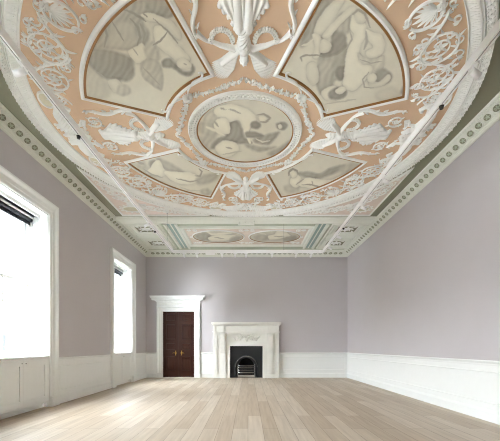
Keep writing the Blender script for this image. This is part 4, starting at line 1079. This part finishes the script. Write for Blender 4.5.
# ---- spandrels outside the circle
HS = 3.08
def spandrel_outline(sx, sy):
    Rr = 3.235; k0 = math.asin(1.02 / Rr) if False else math.acos(HS / Rr)
    pts = [(HS, HS)]
    arc = [(Rr * math.cos(t), Rr * math.sin(t)) for t in np.linspace(PI / 2 - k0, k0, 34)]
    pts += arc
    pts = [(sx * x, sy * y) for x, y in pts]
    if sx * sy < 0: pts = pts[::-1]
    return pts
for sx, sy, lab in ((-1, 1, 'triangular blush spandrel with oval cameo at the far left outside the circle'), (1, 1, 'triangular blush spandrel with oval cameo at the far right outside the circle'),
                    (-1, -1, 'triangular plaster spandrel behind the camera, left corner'), (1, -1, 'triangular plaster spandrel behind the camera, right corner')):
    if sy < 0: continue
    pts = spandrel_outline(sx, sy); ox, oy = sx * 2.72, sy * 2.72
    root = empty('plaster_spandrel', (CX + ox, CY + oy, ZC)); tag(root, lab, 'plaster spandrel', 'corner spandrels of the ceiling')
    L = [(x - ox, y - oy) for x, y in pts]
    mb = MB(); cen = (0, 0)
    n = len(L); mb.add([(x, y, -.004) for x, y in L], [])
    corner = 0 if (sx * sy > 0) else n - 1
    order = list(range(n)); 
    for k in range(n):
        a, b = k, (k + 1) % n
        if a != corner and b != corner: mb.f.append((corner, b, a))
    mb.build('ground', M['blush'], root)
    mb = MB(); mb.frame(L, [(-.02, -.002), (-.018, .022), (-.006, .03), (.012, .03), (.024, .018), (.030, -.002)]); mb.build('frame', M['plaster'], root)
    pts2 = [(.20 * math.cos(t), .125 * math.sin(t)) for t in np.linspace(0, 2 * PI, 41)[:-1]]
    c = MB(); c.add([(x, y, -.012) for x, y in pts2], [tuple(range(40))[::-1]]); co = c.build('cameo', M['cameo'], root)
    c = MB(); c.frame(pts2, [(0, -.003), (0.002, .022), (.014, .028), (.026, .018), (.03, -.003)]); c.build('cameo_rim', M['plaster'], co)
    mb = MB(); rnd = random.Random(11)
    for k in range(1, 9):          # foliage running along both legs
        for leg in (0, 1):
            u = .24 + k * .175
            av = HS - math.sqrt(max(0, 3.235 ** 2 - min(3.2, HS - .36 + .30 - u) ** 2)) if True else 0
            main = 2.72 + .30 - u
            lim = math.sqrt(3.235 ** 2 - main ** 2) + .03
            wid = (HS - .03) - lim
            if wid < .06: continue
            R = min(.15, wid * .42); cen = (HS - .03 + lim) / 2
            p = (main, cen) if leg == 0 else (cen, main)
            spiral(mb, sx * p[0] - ox, sy * p[1] - oy, R, rnd.uniform(0, 6), 1 if k % 2 else -1, 1.5, max(.006, R * .09), 10)
            mb.flower(sx * (p[0] + (.09 if leg == 0 else 0)) - ox, sy * (p[1] + (0 if leg == 0 else .09)) - oy, R * .35, .025, 5)
    for k in range(26):
        t = 2 * PI * k / 26; mb.leaf(.245 * math.cos(t), .17 * math.sin(t), t + (.6 if k % 2 else -.6), .08, .03, .025)
    mb.build('foliage', M['plaster'], root)

# ---- end bay: cross beam, corner coffers, framed long panel with oval pictures
def rect(x0, x1, y0, y1): return [(x0, y0), (x1, y0), (x1, y1), (x0, y1)]
mb = MB()
x0, x1 = XL + 0.15, XR - 0.15
def xrun(mb, ya, yb, prof):  # band across x with profile [(t,drop)]
    mb.loft([[(x, ya + (yb - ya) * t, ZC - dz) for t, dz in prof] for x in (x0, x1)], closed_ring=False)
xrun(mb, 8.24, 8.66, [(0, 0), (0, .03), (.06, .036), (.12, .05), (.18, .05), (.2, .03), (.30, .028), (.32, .045), (.38, .045), (.40, .028), (.66, .028), (.68, .04), (.78, .05), (.86, .036), (1, .03), (1, 0)])
for k in range(110):
    xx = x0 + .06 + k * .061
    if xx < x1 - .05: mb.box(xx - .017, xx + .017, 8.30, 8.33, ZC - .058, ZC - .03)
struct(mb.build('trim_12', M['cornice']))
# flat pale ground of the bay
mb = MB(); mb.box(x0, x1, 8.60, 11.06, ZC - 0.004, ZC + 0.002); struct(mb.build('trim_13', M['pale_sage']))
def coffer(cx, cy, lab):
    root = empty('ceiling_coffer', (cx, cy, ZC - .004)); tag(root, lab, 'ceiling coffer', 'square coffers in the end bay')
    mb = MB(); R_ = rect(-.27, .27, -.24, .24)
    mb.frame(R_, [(0, -.002), (0, .012), (.01, .03), (.03, .034), (.05, .03), (.055, .02), (.10, .02), (.105, .044), (.135, .046), (.145, .03), (.15, -.002)]); mb.build('frame', M['cornice'], root)
    mb = MB(); mb.add([(x, y, -.002) for x, y in R_], [(3, 2, 1, 0)]); mb.build('ground', M['sage'], root)
    mb = MB(); mb.flower(0, 0, .13, .03, 8)
    for k in range(8):
        a = k * PI / 4; mb.leaf(.10 * math.cos(a) * 1.2, .09 * math.sin(a), a, .09, .05, .025, .3)
    for sx in (-1, 1):
        for sy in (-1, 1): mb.leaf(sx * .24, sy * .21, math.atan2(-sy, -sx), .12, .05, .025)
    mb.build('rosette', M['plaster'], root)
XCO = 2.80
coffer(CX - XCO, 9.10, 'green ceiling coffer with white rosette at far left, the one nearer the circle')
coffer(CX - XCO, 10.32, 'green ceiling coffer with white rosette above the far left wall corner')
coffer(CX + XCO, 9.10, 'green ceiling coffer with white rosette at far right, the one nearer the circle')
coffer(CX + XCO, 10.32, 'green ceiling coffer with white rosette above the far right wall corner')
mb = MB()
for sg in (-1, 1):
    xc = CX + sg * XCO
    for yy in (9.60, 9.72, 9.82): mb.box(xc - .42, xc + .42, yy - .02, yy + .02, ZC - .035, ZC - .002)
    # outer frame of coffer stack
    sub = MB(); sub.frame(rect(xc - .44, xc + .44, 8.70, 10.78), [(0, 0), (0, .03), (.012, .045), (.04, .05), (.05, .03), (.055, .0)])
    mb.add([(a, b, c + ZC) for a, b, c in sub.v], sub.f)
struct(mb.build('trim_14', M['cornice']))
# blue-green beams and the long panel
mb = MB(); wb = MB()
for sg in (-1, 1):
    xc = CX + sg * 2.04
    mb.box(xc - .10, xc + .10, 8.72, 10.80, ZC - .010, ZC)
    for off, wd, dz in ((-.155, .05, .05), (-.115, .02, .035), (.115, .02, .035), (.155, .05, .05), (0, .03, .02)):
        wb.box(xc + off - wd / 2, xc + off + wd / 2, 8.70, 10.82, ZC - dz, ZC)
struct(mb.build('trim_15', M['duck'])); 
sub = MB(); px0, px1, py0, py1 = CX - 1.74, CX + 1.74, 9.02, 10.46
sub.frame(rect(px0, px1, py0, py1), [(0, 0), (0, .02), (.02, .04), (.05, .045), (.06, .03), (.10, .03), (.11, .045), (.13, .045), (.14, 0)])
wb.add([(a, b, c + ZC) for a, b, c in sub.v], sub.f)
for k in range(60):
    xx = px0 + k * (px1 - px0) / 59
    for yy in (py0 - .08, py1 + .08): wb.box(xx - .015, xx + .015, yy - .015, yy + .015, ZC - .045, ZC - .02)
struct(wb.build('trim_16', M['cornice']))
mb = MB(); mb.box(px0, px1, py0, py1, ZC - .006, ZC); struct(mb.build('trim_17', M['cream']))
OVF = [(0.010, -.004), (.012, .018), (.024, .026), (.040, .020), (.046, -.004)]
oval_painting('O1', CX - .84, 9.74, .74, .52, 'oval grey ceiling painting, left of the pair in the end bay', 21, .66, 'oval paintings in the end bay', OVF)
oval_painting('O2', CX + .84, 9.74, .74, .52, 'oval grey ceiling painting on the right of the pair in the end bay', 22, .68, 'oval paintings in the end bay', OVF)
def arab(mb, cx, cy, s):
    spiral(mb, cx, cy + s * .0, .09, 1.0, s, 1.4, .009, 8)
arb = empty('plaster_arabesque', (CX, 9.74, ZC - .006)); tag(arb, 'fine white plaster scrollwork around the two oval paintings in the end bay', 'plaster relief')
for xx in (px0 + .12, CX, px1 - .12):
    for sy in (-1, 1):
        c_y = 9.74 + sy * .55
        mb = MB(); mb.flower(xx - CX, c_y - 9.74, .07, .025, 6)
        for s in (-1, 1):
            if px0 + .05 < xx + s * .14 < px1 - .05: spiral(mb, xx - CX + s * .15, c_y - 9.74, .085, 1.0 + s, s * sy, 1.4, .008, 8)
        mb.build('scroll', M['plaster'], arb)
for sx in (-1, 1):
    mb = MB(); mb.flower(sx * 1.65, 0, .05, .025, 6); mb.build('rosette', M['plaster'], arb)
# tablet on the cross beam above the far circle edge
tb = MB()
tb.box(-.20, .20, -.12, .12, -.03, .0); tb.frame(rect(-.20, .20, -.12, .12), [(-.03, .03), (-.01, .045), (.01, .045), (.02, 0)])
sub = MB(); sub.flower(0, 0, .07, .02, 6)
for s in (-1, 1): sub.leaf(s * .05, 0, 0 if s > 0 else PI, .12, .06, .02)
tb.add([(a, b, c - .03) for a, b, c in sub.v], sub.f)
tag(tb.build('plaster_tablet', M['cornice'], None, False, (CX, 8.52, ZC - .028)), 'small white plaster tablet on the cross beam beyond the ceiling circle', 'plaster relief')

# ------------------------------------------------------------------ suspended lighting track
TZ = 3.57; TXL, TXR, TYB, TYN = -1.99, 1.99, 8.65, -0.6
def track(name, p0, p1, cables, lab):
    p0 = np.array(p0, float); p1 = np.array(p1, float); mid = (p0 + p1) / 2
    d = (p1 - p0); Ln = np.linalg.norm(d); d /= Ln; n = np.array([-d[1], d[0]])
    root = empty('light_track', (mid[0], mid[1], TZ), math.atan2(d[1], d[0])); tag(root, lab, 'light track', 'suspended lighting tracks')
    h = Ln / 2
    mb = MB(); mb.box(-h, h, -.021, .021, .004, .05); mb.box(-h, h, -.021, -.006, -.03, .004); mb.box(-h, h, .006, .021, -.03, .004)
    mb.build('rail', M['track'], root)
    mb = MB(); mb.box(-h + .001, h - .001, -.006, .006, -.022, .004); mb.build('channel', M['black'], root)
    for s in cables:
        mb = MB(); mb.cyl((s, 0, .05), (s, 0, ZC - TZ - .0), .0035, n=6); mb.cyl((s, 0, .05), (s, 0, .07), .010, n=8); mb.cyl((s, 0, ZC - TZ - .02), (s, 0, ZC - TZ), .016, n=10)
        mb.build('cable', M['cable'], root)
track('l', (TXL, TYN), (TXL, TYB), (-4.2, 4.0), 'slim ceiling light track running along the left side of the room')
track('r', (TXR, TYB), (TXR, TYN), (4.2,), 'bright white light track running along the right side of the room')
track('b', (TXL + .02, TYB), (TXR - .02, TYB), (.95,), 'ceiling light track running across the room in front of the end bay')

def make_spot():
    root = empty('track_spotlight', (0, 0, 0))
    MB().box(-.016, .016, -.05, .05, -.012, .0).build('adapter', M['track'], root)
    m_ = MB(); m_.cyl((0, 0, -.012), (0, 0, -.035), .008, n=10); m_.build('stem', M['track'], root)
    m_ = MB(); m_.cyl((-.02, 0, -.05), (.075, 0, -.075), .027, .027, 16); hd = m_.build('lamp_head', M['track'], root, True)
    for p_ in hd.data.polygons:
        p_.use_smooth = len(p_.vertices) == 4
    m_ = MB(); m_.cyl((.0752, 0, -.0750), (.0765, 0, -.0754), .021, .021, 16); m_.build('lens', M['black'], root)
    return root
sp0 = make_spot(); used = False
def put_spot(x, y, rz, lab, dark=False, grp='spotlights on the lighting track'):
    global used
    o = sp0 if not used else copy_tree(sp0); used = True
    o.location = (x, y, TZ - .030); o.rotation_euler = (0, 0, rz); tag(o, lab, 'spotlight', grp)
    return o
yd = lambda px_, X: abs(X) * 326 / abs(px_ - 248)
put_spot(TXR, yd(473, TXR), 0.3, 'white spotlight on the right track, nearest the camera')
put_spot(TXR, yd(384, TXR), 0.2, 'white spotlight on the right track, second counting from the camera')
put_spot(TXR, yd(362, TXR), 0.2, 'white spotlight on the right track, third counting from the camera')
put_spot(TXR, yd(338, TXR), 0.2, 'white spotlight on the right track, fourth counting from the camera')
put_spot(TXR, yd(329, TXR), 0.2, 'white spotlight on the right track closest to its far corner')
put_spot(TXL, yd(23, TXL), PI, 'white spotlight on the left track nearest the camera')
put_spot(TXL, yd(148, TXL), PI - .3, 'white spotlight near the far end of the left track')
names = ['first', 'second', 'third', 'fourth', 'fifth', 'sixth', 'seventh', 'eighth', 'ninth', 'tenth']
for k, p in enumerate((184, 197, 222, 235, 246, 272, 296, 311)):
    put_spot((p - 248) * TYB / 326, TYB, PI / 2, 'tiny white spotlight on the cross track, %s counting from the left' % names[k])
# round sensors on the tracks
def sensor(x, y, lab):
    root = empty('track_sensor', (x, y, TZ - .03)); tag(root, lab, 'sensor', 'small dark sensors on the tracks')
    m_ = MB(); m_.cyl((0, 0, 0), (0, 0, -.012), .018, n=14); m_.build('base', M['track'], root)
    m_ = MB(); m_.cyl((0, 0, -.012), (0, 0, -.042), .024, .018, n=16); m_.build('lens', M['black'], root)
sensor(TXR, yd(441.5, TXR), 'small dark round sensor on the near part of the right track')
sensor(TXR, yd(343.5, TXR), 'small dark round sensor near the far end of the right track')
sensor(TXL, yd(78.6, TXL), 'small dark round sensor on the near part of the left track')
sensor(TXL, yd(155, TXL), 'small dark round sensor near the far end of the left track')
m_ = MB(); m_.box(-.12, .12, -.018, .018, -.04, 0)
tag(m_.build('track_driver_box', M['track'], None, False, ((210.5 - 248) * TYB / 326, TYB, TZ - .03)), 'short white box under the cross track between two spotlights', 'driver box')
